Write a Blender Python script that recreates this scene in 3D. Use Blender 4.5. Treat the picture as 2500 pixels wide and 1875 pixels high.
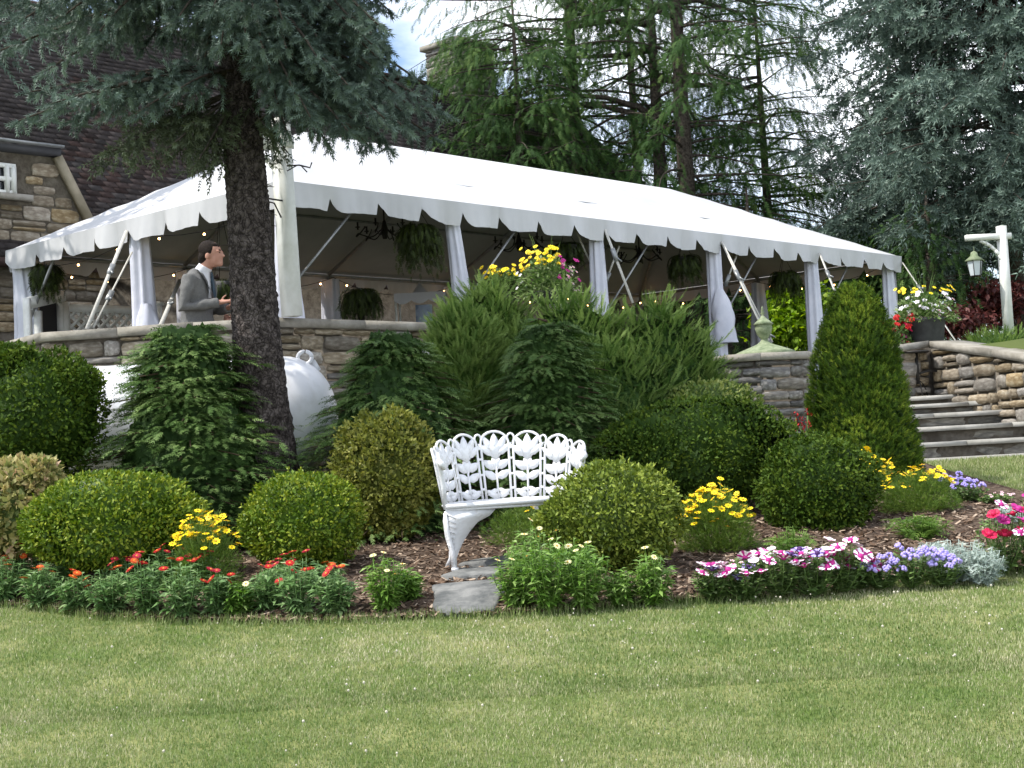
import bpy, math, random
import numpy as np
from mathutils import Matrix, Vector
random.seed(7); rng = np.random.default_rng(11)
S = bpy.context.scene
COL = S.collection
for o in list(bpy.data.objects): bpy.data.objects.remove(o)

# ------------------------------------------------------------------ camera
PITCH, ROLL, F, CZ = 0.0515, 0.055, 3200.0, 1.6
fwd = np.array([0, math.cos(PITCH), math.sin(PITCH)])
up0 = np.array([0, -math.sin(PITCH), math.cos(PITCH)])
rt0 = np.array([1.0, 0, 0])
rt = math.cos(ROLL)*rt0 - math.sin(ROLL)*up0
up = math.sin(ROLL)*rt0 + math.cos(ROLL)*up0
cd = bpy.data.cameras.new("camera"); cam = bpy.data.objects.new("camera", cd); COL.objects.link(cam)
cd.sensor_width = 36; cd.lens = F/2500*36; cd.clip_end = 2000; cd.clip_start = 0.05
M = Matrix.Identity(4)
for i in range(3):
    M[i][0] = rt[i]; M[i][1] = up[i]; M[i][2] = -fwd[i]
M[2][3] = CZ
cam.matrix_world = M
S.camera = cam

# ------------------------------------------------------------------ sky, sun, exposure
SUN_AZ = math.radians(194)      # direction towards the sun, measured from +X: left and a little behind
SUN_EL = math.radians(56)
SUN_STRENGTH, SKY_STRENGTH = 3.5, 0.15
W = bpy.data.worlds.new("World"); S.world = W; W.use_nodes = True
nt = W.node_tree; nt.nodes.clear()
def N_(t, nt_, **kw):
    n = nt_.nodes.new(t)
    for k, v in kw.items(): setattr(n, k, v)
    return n
sky = N_("ShaderNodeTexSky", nt); sky.sky_type = 'NISHITA'; sky.sun_disc = False
sky.sun_elevation = SUN_EL; sky.sun_rotation = math.radians(90) - SUN_AZ
tc = N_("ShaderNodeTexCoord", nt); mp = N_("ShaderNodeMapping", nt); mp.inputs['Scale'].default_value = (1, 1, 2.2); mp.inputs['Location'].default_value = (.35, .1, .2)
cn = N_("ShaderNodeTexNoise", nt); cn.inputs['Scale'].default_value = 2.6; cn.inputs['Detail'].default_value = 7; cn.inputs['Roughness'].default_value = .55
cr = N_("ShaderNodeValToRGB", nt); cr.color_ramp.elements[0].position = .40; cr.color_ramp.elements[1].position = .58
mx = N_("ShaderNodeMixRGB", nt); mx.inputs[2].default_value = (9.0, 9.3, 9.9, 1)
bg = N_("ShaderNodeBackground", nt); bg.inputs[1].default_value = SKY_STRENGTH
ow = N_("ShaderNodeOutputWorld", nt)
nt.links.new(tc.outputs['Generated'], mp.inputs[0]); nt.links.new(mp.outputs[0], cn.inputs['Vector'])
nt.links.new(cn.outputs['Fac'], cr.inputs[0]); nt.links.new(cr.outputs[0], mx.inputs[0]); nt.links.new(sky.outputs[0], mx.inputs[1])
nt.links.new(mx.outputs[0], bg.inputs[0]); nt.links.new(bg.outputs[0], ow.inputs[0])
sl = bpy.data.lights.new("sun", 'SUN'); sl.energy = SUN_STRENGTH; sl.angle = math.radians(.53); sl.color = (1, .95, .87)
so = bpy.data.objects.new("sun", sl); COL.objects.link(so)
sd = Vector((math.cos(SUN_AZ)*math.cos(SUN_EL), math.sin(SUN_AZ)*math.cos(SUN_EL), math.sin(SUN_EL)))
so.rotation_euler = sd.to_track_quat('Z', 'Y').to_euler(); so.location = (-8, 6, 14)
S.view_settings.view_transform = 'Standard'; S.view_settings.look = 'None'; S.view_settings.gamma = 1
S.view_settings.exposure = 0.62
S.cycles.max_bounces = 7; S.cycles.transparent_max_bounces = 6

# ------------------------------------------------------------------ placing helpers
def ray(px, py):
    v = fwd + rt*(px-1250)/F + up*(937.5-py)/F
    return v/v[1]
def P(px, py, d):
    v = ray(px, py)*d
    return np.array([v[0], v[1], v[2]+CZ])
SL = 0.09
def gz(x, y): return SL*np.minimum(y, 16.0)
def G(px, py):
    v = ray(px, py); d = CZ/(SL-v[2]); return P(px, py, d)
def PZ(px, py, z):                      # point on the ray at world height z
    v = ray(px, py); return P(px, py, (z-CZ)/v[2])
U = np.array([math.cos(.766), math.sin(.766), 0]); WD = np.array([-math.sin(.83), math.cos(.83), 0])

# ------------------------------------------------------------------ mesh helpers
def wmat(o):
    m = o.matrix_basis.copy()
    return m if o.parent is None else wmat(o.parent) @ o.matrix_parent_inverse @ m
def link(name, me, m=None, parent=None):
    """links a mesh given in world coordinates, whatever its parent's place"""
    o = bpy.data.objects.new(name, me); COL.objects.link(o)
    if m is not None and me is not None:
        ms = m if isinstance(m, (list, tuple)) else [m]
        if len(me.materials) == 0:
            for k in ms: me.materials.append(k)
    if parent is not None: o.parent = parent; o.matrix_parent_inverse = wmat(parent).inverted()
    return o
def tag(o, label=None, cat=None, group=None, kind=None):
    if label: o['label'] = label
    if cat: o['category'] = cat
    if group: o['group'] = group
    if kind: o['kind'] = kind
    return o
def empty(name, loc=(0, 0, 0), rz=0, **kw):
    o = bpy.data.objects.new(name, None); COL.objects.link(o); o.location = loc; o.rotation_euler = (0, 0, rz)
    o.empty_display_size = .1
    return tag(o, **kw)
def copy_tree(o, parent=None):
    c = o.copy(); COL.objects.link(c); c.parent = parent
    for ch in list(o.children): copy_tree(ch, c)
    return c
def fast_mesh(name, V, T, tint=None, mi=None, smooth=False):
    """V (n,3) verts, T (m,3) triangles, arrays"""
    V = np.ascontiguousarray(V, dtype=np.float32); T = np.ascontiguousarray(T, dtype=np.int32)
    me = bpy.data.meshes.new(name)
    me.vertices.add(len(V)); me.vertices.foreach_set('co', V.ravel())
    me.loops.add(T.size); me.loops.foreach_set('vertex_index', T.ravel())
    me.polygons.add(len(T)); me.polygons.foreach_set('loop_start', np.arange(0, T.size, 3, dtype=np.int32))
    me.polygons.foreach_set('loop_total', np.full(len(T), 3, dtype=np.int32))
    if mi is not None: me.polygons.foreach_set('material_index', np.ascontiguousarray(mi, dtype=np.int32))
    if smooth: me.polygons.foreach_set('use_smooth', np.ones(len(T), dtype=bool))
    if tint is not None:
        a = me.attributes.new('tint', 'FLOAT', 'POINT'); a.data.foreach_set('value', np.ascontiguousarray(tint, dtype=np.float32))
    me.update(calc_edges=True); me.validate()
    return me
class Acc:
    """collects triangles"""
    def __init__(s): s.V = []; s.T = []; s.t = []; s.m = []; s.n = 0
    def add(s, V, T, tint=.5, m=0):
        V = np.asarray(V, float); T = np.asarray(T, int).reshape(-1, 3)
        s.V.append(V); s.T.append(T+s.n); s.n += len(V)
        s.t.append(np.full(len(V), tint) if np.isscalar(tint) else np.asarray(tint)); s.m.append(np.full(len(T), m))
    def inst(s, tpl, pos, X, upv, scale, tint=None, m=0):
        TV, TT = tpl; pos = np.asarray(pos, float).reshape(-1, 3); n = len(pos)
        if n == 0: return
        X = np.asarray(X, float).reshape(-1, 3); X = X/(np.linalg.norm(X, axis=1, keepdims=True)+1e-9)
        upv = np.broadcast_to(np.asarray(upv, float), (n, 3))
        Y = np.cross(upv, X); ln = np.linalg.norm(Y, axis=1, keepdims=True)
        Y = np.where(ln < 1e-4, np.cross(np.array([[1., 0.01, 0]]), X), Y); Y /= np.linalg.norm(Y, axis=1, keepdims=True)+1e-9
        Z = np.cross(X, Y)
        sc = np.broadcast_to(np.asarray(scale, float), (n,)) if np.ndim(scale) <= 1 else scale
        R = np.stack([X, Y, Z], axis=1)          # n,3,3
        V = pos[:, None, :] + np.einsum('kj,njc->nkc', TV, R)*sc[:, None, None]
        k = len(TV); T = TT[None]+(np.arange(n)*k)[:, None, None]
        if tint is None: tint = rng.random(n)
        tt = np.repeat(np.broadcast_to(tint, (n,)), k)
        s.add(V.reshape(-1, 3), T.reshape(-1, 3), tt, m)
    def build(s, name, mats, parent=None, smooth=False):
        me = fast_mesh(name, np.concatenate(s.V), np.concatenate(s.T), np.concatenate(s.t), np.concatenate(s.m), smooth)
        return link(name, me, mats, parent)
    def box(s, a, b, tint=.5, m=0):
        a = np.array(a, float); b = np.array(b, float)
        V = np.array([[x, y, z] for z in (a[2], b[2]) for y in (a[1], b[1]) for x in (a[0], b[0])])
        Q = [(0, 2, 3, 1), (4, 5, 7, 6), (0, 1, 5, 4), (2, 6, 7, 3), (0, 4, 6, 2), (1, 3, 7, 5)]
        s.add(V, [t for q in Q for t in ((q[0], q[1], q[2]), (q[0], q[2], q[3]))], tint, m)
    def bar(s, p, q, w, h=None, upv=(0, 0, 1), tint=.5, m=0):
        """rectangular bar between two points"""
        h = h or w; p = np.array(p, float); q = np.array(q, float); X = q-p; X /= np.linalg.norm(X)
        Y = np.cross(upv, X); Y /= np.linalg.norm(Y); Z = np.cross(X, Y)
        V = np.array([c+a*Y*w/2+b*Z*h/2 for c in (p, q) for a, b in ((-1, -1), (1, -1), (1, 1), (-1, 1))])
        Q = [(3, 2, 1, 0), (4, 5, 6, 7), (0, 1, 5, 4), (1, 2, 6, 5), (2, 3, 7, 6), (3, 0, 4, 7)]
        s.add(V, [t for q_ in Q for t in ((q_[0], q_[1], q_[2]), (q_[0], q_[2], q_[3]))], tint, m)
    def tube(s, pts, r, sides=6, tint=.5, m=0, jit=0):
        pts = np.asarray(pts, float); n = len(pts); r = np.broadcast_to(np.asarray(r, float), (n,))
        tg = np.gradient(pts, axis=0); tg /= np.linalg.norm(tg, axis=1, keepdims=True)+1e-9
        ref = np.array([0, 0, 1.0]) if abs(tg[0][2]) < .9 else np.array([1.0, 0, 0])
        A = np.cross(tg, ref); A /= np.linalg.norm(A, axis=1, keepdims=True)+1e-9; B = np.cross(tg, A)
        an = np.linspace(0, 2*np.pi, sides, endpoint=False)
        rr = r[:, None]*(1+jit*rng.normal(size=(n, sides)))
        V = pts[:, None]+rr[..., None]*(np.cos(an)[None, :, None]*A[:, None]+np.sin(an)[None, :, None]*B[:, None])
        V = V.reshape(-1, 3); T = []
        for i in range(n-1):
            for k in range(sides):
                a = i*sides+k; b = i*sides+(k+1) % sides; c = a+sides; d = b+sides
                T += [(a, b, d), (a, d, c)]
        V = np.vstack([V, pts[0], pts[-1]]); e = len(V)
        for k in range(sides):
            T += [(e-2, (k+1) % sides, k), (e-1, (n-1)*sides+k, (n-1)*sides+(k+1) % sides)]
        s.add(V, T, tint, m)
    def poly(s, pts, upv, th, tint=.5, m=0):
        """extruded convex-ish polygon: pts 3D, thickness vector upv*th"""
        pts = np.asarray(pts, float); n = len(pts); o = np.asarray(upv, float)*th
        c = pts.mean(0); V = np.vstack([pts, pts+o, c, c+o]); T = []
        for i in range(n):
            j = (i+1) % n
            T += [(i, i+n, j+n), (i, j+n, j), (2*n, j, i), (2*n+1, i+n, j+n)]
        s.add(V, T, tint, m)
    def lathe(s, prof, base, sides=16, tint=.5, m=0, axis=None):
        base = np.asarray(base, float); pr = np.asarray(prof, float)
        an = np.linspace(0, 2*np.pi, sides, endpoint=False)
        if axis is None: A, B, C = np.eye(3)
        else:
            C = np.asarray(axis, float); C /= np.linalg.norm(C); A = np.cross([0, 0, 1.0] if abs(C[2]) < .9 else [1., 0, 0], C); A /= np.linalg.norm(A); B = np.cross(C, A)
        V = np.array([base+r*(math.cos(a)*A+math.sin(a)*B)+z*C for r, z in pr for a in an]); T = []
        for i in range(len(pr)-1):
            for k in range(sides):
                a = i*sides+k; b = i*sides+(k+1) % sides
                T += [(a, b, b+sides), (a, b+sides, a+sides)]
        s.add(V, T, tint, m)
def bez(p0, p1, p2, n=8):
    t = np.linspace(0, 1, n)[:, None]; return (1-t)**2*np.array(p0)+2*t*(1-t)*np.array(p1)+t*t*np.array(p2)
def sphere_tpl(seg=8, rings=6):
    V = []; T = []
    for i in range(rings+1):
        th = math.pi*i/rings
        for k in range(seg): V.append((math.sin(th)*math.cos(2*math.pi*k/seg), math.sin(th)*math.sin(2*math.pi*k/seg), math.cos(th)))
    for i in range(rings):
        for k in range(seg):
            a = i*seg+k; b = i*seg+(k+1) % seg; T += [(a, a+seg, b+seg), (a, b+seg, b)]
    return np.array(V), np.array(T)
SPH = sphere_tpl()
def wob(Pn, f, seed=0):
    """smooth pseudo noise of points, about -1..1"""
    r = np.random.default_rng(seed); out = 0
    for k in range(4):
        d = r.normal(size=3); d /= np.linalg.norm(d)
        out = out+np.sin(Pn@d*f*(1+.5*k)+r.random()*6.28)/(1+.5*k)
    return out/2.2

# ------------------------------------------------------------------ materials
def mat(name, c, rough=.7, c2=None, scale=8, bump=0, bscale=None, spec=.35, metal=0, detail=5, rand=0, emit=0, coords='Object', c3=None, p=(.35, .65)):
    m = bpy.data.materials.new(name); m.use_nodes = True; t = m.node_tree; b = t.nodes['Principled BSDF']
    b.inputs['Roughness'].default_value = rough; b.inputs['Specular IOR Level'].default_value = spec; b.inputs['Metallic'].default_value = metal
    b.inputs['Base Color'].default_value = (*c, 1)
    tcn = N_("ShaderNodeTexCoord", t); src = None
    if c2 is not None:
        n = N_("ShaderNodeTexNoise", t); n.inputs['Scale'].default_value = scale; n.inputs['Detail'].default_value = detail; n.inputs['Roughness'].default_value = .6
        r = N_("ShaderNodeValToRGB", t); r.color_ramp.elements[0].position = p[0]; r.color_ramp.elements[1].position = p[1]
        r.color_ramp.elements[0].color = (*c, 1); r.color_ramp.elements[1].color = (*c2, 1)
        if c3 is not None: e = r.color_ramp.elements.new((p[0]+p[1])/2); e.color = (*c3, 1)
        t.links.new(tcn.outputs[coords], n.inputs['Vector']); t.links.new(n.outputs['Fac'], r.inputs[0]); src = r.outputs[0]
        t.links.new(src, b.inputs['Base Color'])
    if rand:
        oi = N_("ShaderNodeObjectInfo", t); h = N_("ShaderNodeHueSaturation", t)
        mr = N_("ShaderNodeMapRange", t); mr.inputs[3].default_value = 1-rand; mr.inputs[4].default_value = 1+rand
        t.links.new(oi.outputs['Random'], mr.inputs[0])
        if rand >= .3:
            m7 = N_("ShaderNodeMath", t, operation='MULTIPLY'); m7.inputs[1].default_value = 7.31; m8 = N_("ShaderNodeMath", t, operation='FRACT'); m9 = N_("ShaderNodeMapRange", t); m9.inputs[3].default_value = .35; m9.inputs[4].default_value = 1.35
            t.links.new(oi.outputs['Random'], m7.inputs[0]); t.links.new(m7.outputs[0], m8.inputs[0]); t.links.new(m8.outputs[0], m9.inputs[0]); t.links.new(m9.outputs[0], h.inputs['Saturation'])
        t.links.new(mr.outputs[0], h.inputs['Value'])
        if src: t.links.new(src, h.inputs['Color'])
        else: h.inputs['Color'].default_value = (*c, 1)
        t.links.new(h.outputs[0], b.inputs['Base Color'])
    if bump:
        n2 = N_("ShaderNodeTexNoise", t); n2.inputs['Scale'].default_value = bscale or scale*3; n2.inputs['Detail'].default_value = 6
        bp = N_("ShaderNodeBump", t); bp.inputs['Strength'].default_value = bump; bp.inputs['Distance'].default_value = .02
        t.links.new(tcn.outputs[coords], n2.inputs['Vector']); t.links.new(n2.outputs['Fac'], bp.inputs['Height']); t.links.new(bp.outputs[0], b.inputs['Normal'])
    if emit:
        b.inputs['Emission Color'].default_value = (*c, 1); b.inputs['Emission Strength'].default_value = emit
    return m
def leafmat(name, stops, trans=.25, rough=.5, spec=.3, nscale=3, namt=.3, warm=True):
    """colour from the per leaf 'tint' attribute plus a little patchiness"""
    m = bpy.data.materials.new(name); m.use_nodes = True; t = m.node_tree; b = t.nodes['Principled BSDF']; out = t.nodes['Material Output']
    if warm: stops = [(p_, (c[0]*1.32, c[1]*1.12, c[2]*.75)) for p_, c in stops]
    b.inputs['Roughness'].default_value = rough; b.inputs['Specular IOR Level'].default_value = spec
    a = N_("ShaderNodeAttribute", t); a.attribute_name = 'tint'
    tcn = N_("ShaderNodeTexCoord", t); n = N_("ShaderNodeTexNoise", t); n.inputs['Scale'].default_value = nscale; n.inputs['Detail'].default_value = 2
    t.links.new(tcn.outputs['Object'], n.inputs['Vector'])
    ma = N_("ShaderNodeMath", t, operation='MULTIPLY_ADD'); ma.inputs[1].default_value = namt*2; ma.inputs[2].default_value = -namt
    t.links.new(n.outputs['Fac'], ma.inputs[0])
    ad = N_("ShaderNodeMath", t, operation='ADD'); t.links.new(ma.outputs[0], ad.inputs[0]); t.links.new(a.outputs['Fac'], ad.inputs[1])
    r = N_("ShaderNodeValToRGB", t); els = r.color_ramp.elements
    els[0].position = stops[0][0]; els[0].color = (*stops[0][1], 1); els[1].position = stops[-1][0]; els[1].color = (*stops[-1][1], 1)
    for p_, c in stops[1:-1]: e = els.new(p_); e.color = (*c, 1)
    t.links.new(ad.outputs[0], r.inputs[0]); t.links.new(r.outputs[0], b.inputs['Base Color'])
    if trans:
        tr = N_("ShaderNodeBsdfTranslucent", t); mxs = N_("ShaderNodeMixShader", t); mxs.inputs[0].default_value = trans
        hs = N_("ShaderNodeHueSaturation", t); hs.inputs['Value'].default_value = 1.25; hs.inputs['Saturation'].default_value = 1.1
        t.links.new(r.outputs[0], hs.inputs['Color']); t.links.new(hs.outputs[0], tr.inputs['Color'])
        t.links.new(b.outputs[0], mxs.inputs[1]); t.links.new(tr.outputs[0], mxs.inputs[2]); t.links.new(mxs.outputs[0], out.inputs['Surface'])
    return m
#FOLIAGE_COLOURS
m_box = leafmat("boxwood_leaf", [(0, (.035, .085, .010)), (.5, (.085, .165, .018)), (1, (.25, .33, .05))], .12, .5, .22, nscale=9, namt=.35)
m_boxy = leafmat("boxwood_leaf_yellowish", [(0, (.05, .085, .012)), (.5, (.14, .195, .025)), (1, (.36, .42, .07))], .12, .5, .22, nscale=9, namt=.35, warm=False)
m_boxd = leafmat("boxwood_leaf_dark_shaded", [(0, (.016, .042, .009)), (.5, (.038, .085, .013)), (1, (.09, .15, .025))], .1, .6, .12, nscale=9, namt=.35)  # dark leaf, deepened to put the shadow on mound and ball into the colour
m_gold = leafmat("golden_shrub_leaf", [(0, (.065, .085, .015)), (.5, (.18, .20, .035)), (1, (.38, .37, .10))], .25, .5, .2, nscale=6, namt=.35, warm=False)
m_hem = leafmat("hemlock_needles", [(0, (.026, .058, .014)), (.55, (.07, .135, .032)), (1, (.21, .30, .10))], .25, .55, .15, warm=False)
m_hemt = leafmat("tall_hemlock_needles", [(0, (.020, .045, .015)), (.55, (.052, .108, .030)), (1, (.14, .21, .055))], .28, .6, .12, nscale=.7, warm=False)
m_jun = leafmat("juniper_needles", [(0, (.028, .065, .014)), (.5, (.085, .165, .036)), (1, (.27, .37, .11))], .2, .6, .15, warm=False)
m_spr = leafmat("blue_spruce_needles", [(0, (.045, .068, .052)), (.5, (.11, .16, .13)), (1, (.27, .36, .29))], .12, .55, .3, warm=False)
m_sprd = leafmat("old_spruce_needles", [(0, (.045, .055, .03)), (.5, (.095, .12, .07)), (1, (.22, .27, .17))], .15, .6, .2, warm=False)
m_cone = leafmat("dwarf_spruce_needles", [(0, (.025, .065, .010)), (.5, (.065, .14, .018)), (1, (.20, .30, .05))], .15, .55, .15, nscale=5, namt=.4)
m_var = leafmat("pink_gold_leaf", [(0, (.10, .15, .04)), (.4, (.28, .29, .10)), (.75, (.52, .44, .20)), (1, (.55, .36, .26))], .25, .5, warm=False)
m_pale = leafmat("pale_shrub_leaf", [(0, (.05, .11, .03)), (.5, (.12, .20, .06)), (1, (.32, .40, .20))], .25, .45)
m_zin = leafmat("zinnia_leaf", [(0, (.07, .15, .045)), (.5, (.16, .28, .095)), (1, (.34, .46, .22))], .28, .42, .35, warm=False)
m_zin2 = leafmat("pale_zinnia_leaf", [(0, (.07, .16, .02)), (.5, (.15, .28, .045)), (1, (.34, .46, .16))], .28, .42, .35, warm=False)
m_cor = leafmat("thread_leaf", [(0, (.05, .12, .025)), (.5, (.10, .20, .045)), (1, (.20, .31, .09))], .25, .55)
m_plume = leafmat("bright_plume_leaf", [(0, (.06, .13, .02)), (.5, (.12, .22, .035)), (1, (.24, .36, .07))], .3, .55, warm=False)
m_pet = leafmat("petunia_leaf", [(0, (.06, .12, .03)), (.5, (.15, .24, .07)), (1, (.34, .42, .20))], .25, .5, .2, warm=False)
m_mil = leafmat("silver_leaf", [(0, (.22, .28, .24)), (.5, (.42, .50, .45)), (1, (.62, .70, .65))], .15, .7, warm=False)
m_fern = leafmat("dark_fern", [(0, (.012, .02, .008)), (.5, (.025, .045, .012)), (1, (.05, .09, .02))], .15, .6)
m_lit = leafmat("bright_maple_leaf", [(0, (.07, .16, .015)), (.5, (.16, .31, .03)), (1, (.32, .50, .08))], .4, .5)
m_red = leafmat("red_maple_leaf", [(0, (.04, .015, .015)), (.5, (.09, .025, .025)), (1, (.17, .06, .05))], .25, .5, warm=False)
m_grass = leafmat("grass_blade", [(0, (.11, .18, .045)), (.4, (.225, .285, .10)), (.72, (.36, .375, .19)), (1, (.56, .52, .36))], .3, .5, .3, nscale=.9, namt=.25, warm=False)
m_bark = mat("spruce_bark", (.032, .027, .025), .95, (.115, .10, .094), 16, .9, 45, spec=.1, c3=(.065, .056, .052))
_t = m_bark.node_tree; _v = N_("ShaderNodeTexVoronoi", _t, feature='DISTANCE_TO_EDGE'); _v.inputs['Scale'].default_value = 26
_tc = N_("ShaderNodeTexCoord", _t); _mp = N_("ShaderNodeMapping", _t); _mp.inputs['Scale'].default_value = (1, 1, .55); _nz = N_("ShaderNodeTexNoise", _t); _nz.inputs['Scale'].default_value = 12; _mxv = N_("ShaderNodeMixRGB", _t); _mxv.inputs[0].default_value = .12
_t.links.new(_tc.outputs['Object'], _mp.inputs[0]); _t.links.new(_mp.outputs[0], _mxv.inputs[1]); _t.links.new(_tc.outputs['Object'], _nz.inputs['Vector']); _t.links.new(_nz.outputs['Color'], _mxv.inputs[2]); _t.links.new(_mxv.outputs[0], _v.inputs['Vector'])
_r = N_("ShaderNodeValToRGB", _t); _r.color_ramp.elements[0].color = (.35, .33, .32, 1); _r.color_ramp.elements[1].color = (1.25, 1.22, 1.2, 1); _r.color_ramp.elements[1].position = .16
_ml = N_("ShaderNodeMixRGB", _t, blend_type='MULTIPLY'); _ml.inputs[0].default_value = 1; _b = _t.nodes['Principled BSDF']; _src = _b.inputs['Base Color'].links[0].from_socket
_t.links.new(_v.outputs['Distance'], _r.inputs[0]); _t.links.new(_src, _ml.inputs[1]); _t.links.new(_r.outputs[0], _ml.inputs[2]); _t.links.new(_ml.outputs[0], _b.inputs['Base Color'])
_bp = N_("ShaderNodeBump", _t); _bp.inputs['Strength'].default_value = .9; _bp.inputs['Distance'].default_value = .03; _old = _b.inputs['Normal'].links[0].from_socket
_t.links.new(_v.outputs['Distance'], _bp.inputs['Height']); _t.links.new(_old, _bp.inputs['Normal']); _t.links.new(_bp.outputs[0], _b.inputs['Normal'])
m_bark2 = mat("dark_bark", (.03, .025, .02), .95, (.10, .085, .07), 20, .6, 40, spec=.1)
m_twig = mat("twig", (.09, .065, .04), .9, (.05, .035, .025), 20, spec=.1)
m_canvas = mat("white_canvas", (.54, .545, .555), .55, (.46, .465, .48), .9, .08, 2.2, spec=.25)
m_cloth = mat("sheer_white_cloth", (.66, .67, .74), .8, (.56, .58, .66), 4, .3, 10, spec=.1)
m_alu = mat("galvanised_pole", (.30, .31, .31), .45, (.22, .23, .23), 12, metal=.5)
m_strap = mat("pale_strap", (.55, .54, .49), .8, (.42, .41, .37), 30)
m_paint = mat("white_painted_wood", (.74, .75, .72), .5, (.60, .61, .56), 5, .12, 30)
m_iron = mat("black_iron", (.018, .017, .016), .5, (.04, .035, .03), 20, metal=.3)
m_bench = mat("white_cast_iron", (.70, .71, .73), .42, (.50, .47, .42), 16, .25, 70, spec=.4, p=(.56, .86))
m_stone = mat("field_stone", (.17, .14, .10), .9, (.36, .32, .25), 3.5, .55, 22, rand=.38, spec=.15, c3=(.24, .21, .165))
m_stonew = mat("warm_stone", (.16, .125, .085), .9, (.34, .30, .23), 3.0, .6, 20, rand=.45, spec=.15, c3=(.24, .195, .135))
m_stoneg = mat("grey_stone", (.12, .115, .105), .9, (.30, .29, .27), 3.0, .55, 24, rand=.4, spec=.15, c3=(.20, .185, .16))
m_mortar = mat("mortar", (.10, .085, .068), .95, (.19, .17, .14), 9, .5, 30, spec=.1)
m_coping = mat("bluestone_coping", (.20, .185, .155), .85, (.33, .31, .27), 5, .35, 30, spec=.2, rand=.1)
m_pave = mat("dark_paving", (.05, .048, .044), .9, (.09, .085, .078), 3, .3, 30)
m_slab = mat("grey_flagstone", (.085, .09, .09), .8, (.23, .23, .22), 7, .6, 26, spec=.3, rand=.08)
m_shing = mat("brown_shingle", (.032, .023, .021), .9, (.075, .056, .052), 2.2, .4, 50, rand=.4, spec=.15)
m_trimw = mat("tan_trim", (.22, .19, .13), .7, (.30, .26, .19), 5)
m_doorshade = mat("doorway_shade", (.015, .015, .018), .6)
m_mulch = mat("mulch_ground", (.04, .028, .021), .95, (.17, .13, .10), 26, .9, 60, spec=.1, c3=(.09, .062, .045))
m_chip = leafmat("wood_chip", [(0, (.06, .035, .022)), (.5, (.17, .115, .08)), (1, (.42, .33, .25))], 0, .9, .1, 2, .15, warm=False)
m_soil = mat("lawn_soil", (.10, .15, .035), .95, (.22, .23, .09), 3, .6, 40, spec=.1, c3=(.12, .15, .045))
m_ground = mat("far_ground", (.06, .09, .03), .95, (.12, .14, .05), .3, .4, 3, spec=.1)
m_tank = mat("white_tank_paint", (.72, .73, .76), .35, (.48, .475, .45), 3.5, .05, 12, spec=.45, p=(.5, .85))
m_verd = mat("green_patina_metal", (.13, .17, .09), .7, (.28, .32, .20), 14, .3, 50, spec=.3)
m_pot = mat("dark_grey_pot", (.055, .055, .06), .7, (.09, .09, .095), 8, .2)
m_glass = mat("pale_lantern_glass", (.55, .60, .62), .15, spec=.6)
m_wglass = mat("dark_window_glass", (.03, .035, .04), .08, spec=.6)
m_bulb = mat("warm_bulb", (1.0, .52, .18), .4, emit=16)
m_cable = mat("dark_cable", (.02, .02, .02), .6)
m_poster = mat("blue_poster", (.22, .30, .44), .5, (.42, .50, .62), 5, p=(.45, .55))
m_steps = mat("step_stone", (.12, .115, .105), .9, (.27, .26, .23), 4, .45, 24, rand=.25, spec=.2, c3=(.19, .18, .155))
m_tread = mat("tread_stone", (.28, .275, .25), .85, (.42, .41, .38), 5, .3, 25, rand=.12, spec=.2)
def flat(name, c, rough=.55, spec=.3): return mat(name, c, rough, tuple(min(1, v*1.15) for v in c), 30, spec=spec)
m_fred = flat("red_petal", (.42, .012, .012)); m_for = flat("orange_petal", (.55, .085, .012)); m_fcrim = flat("crimson_petal", (.34, .010, .03))
m_fyel = flat("yellow_petal", (.82, .62, .01)); m_fcream = flat("cream_petal", (.70, .66, .34)); m_fcen = flat("flower_centre", (.60, .28, .03))
m_fmag = flat("magenta_petal", (.40, .02, .20)); m_fwh = flat("white_petal", (.82, .78, .82)); m_fhot = flat("hot_pink_petal", (.45, .008, .06))
m_fpur = flat("lavender_petal", (.36, .30, .66)); m_fdp = flat("deep_purple_petal", (.06, .015, .10)); m_fpink = flat("pale_pink_petal", (.74, .52, .60))

# ------------------------------------------------------------------ ground, lawn, bed
def grid_mesh(name, xs, ys, zf, mm, kind='structure'):
    X, Y = np.meshgrid(xs, ys); Z = zf(X, Y); V = np.stack([X, Y, Z], -1).reshape(-1, 3); nx = len(xs); T = []
    for j in range(len(ys)-1):
        for i in range(nx-1):
            a = j*nx+i; T += [(a, a+1, a+nx+1), (a, a+nx+1, a+nx)]
    o = link(name, fast_mesh(name, V, np.array(T), smooth=True), mm); o['kind'] = kind; return o
grid_mesh("ground", np.array([-400, -60, -20, -8, 0, 8, 20, 60, 400.]), np.array([-60, -20, 0, 4, 8, 12, 16, 17, 40, 100, 700.]), lambda x, y: gz(x, y)-.03-.3*(y > 16.5), m_ground)
EDGE = [(-160, 1462), (0, 1480), (100, 1492), (250, 1510), (450, 1519), (700, 1521), (900, 1520), (1050, 1514), (1230, 1512), (1400, 1502), (1600, 1482), (1800, 1470), (2000, 1450), (2200, 1425), (2350, 1412), (2500, 1396), (2640, 1380)]
eg = np.array([G(*p) for p in EDGE]); edge = lambda x: np.interp(x, eg[:, 0], eg[:, 1])
BACK = [(1900, 1120), (2150, 1128), (2290, 1135), (2330, 1150), (2400, 1172), (2460, 1200), (2500, 1222), (2640, 1262)]
bk = np.array([G(*p) for p in BACK])
def back(x): return np.where(x < bk[0][0], 12.9, np.interp(x, bk[:, 0], bk[:, 1]))
def lawnz(x, y): return gz(x, y)+.012*np.sin(x*1.3+1)*np.sin(y*1.1)+.004
grid_mesh("lawn", np.linspace(-9, 9, 60), np.linspace(1.0, 13.95, 60), lawnz, m_soil)
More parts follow.
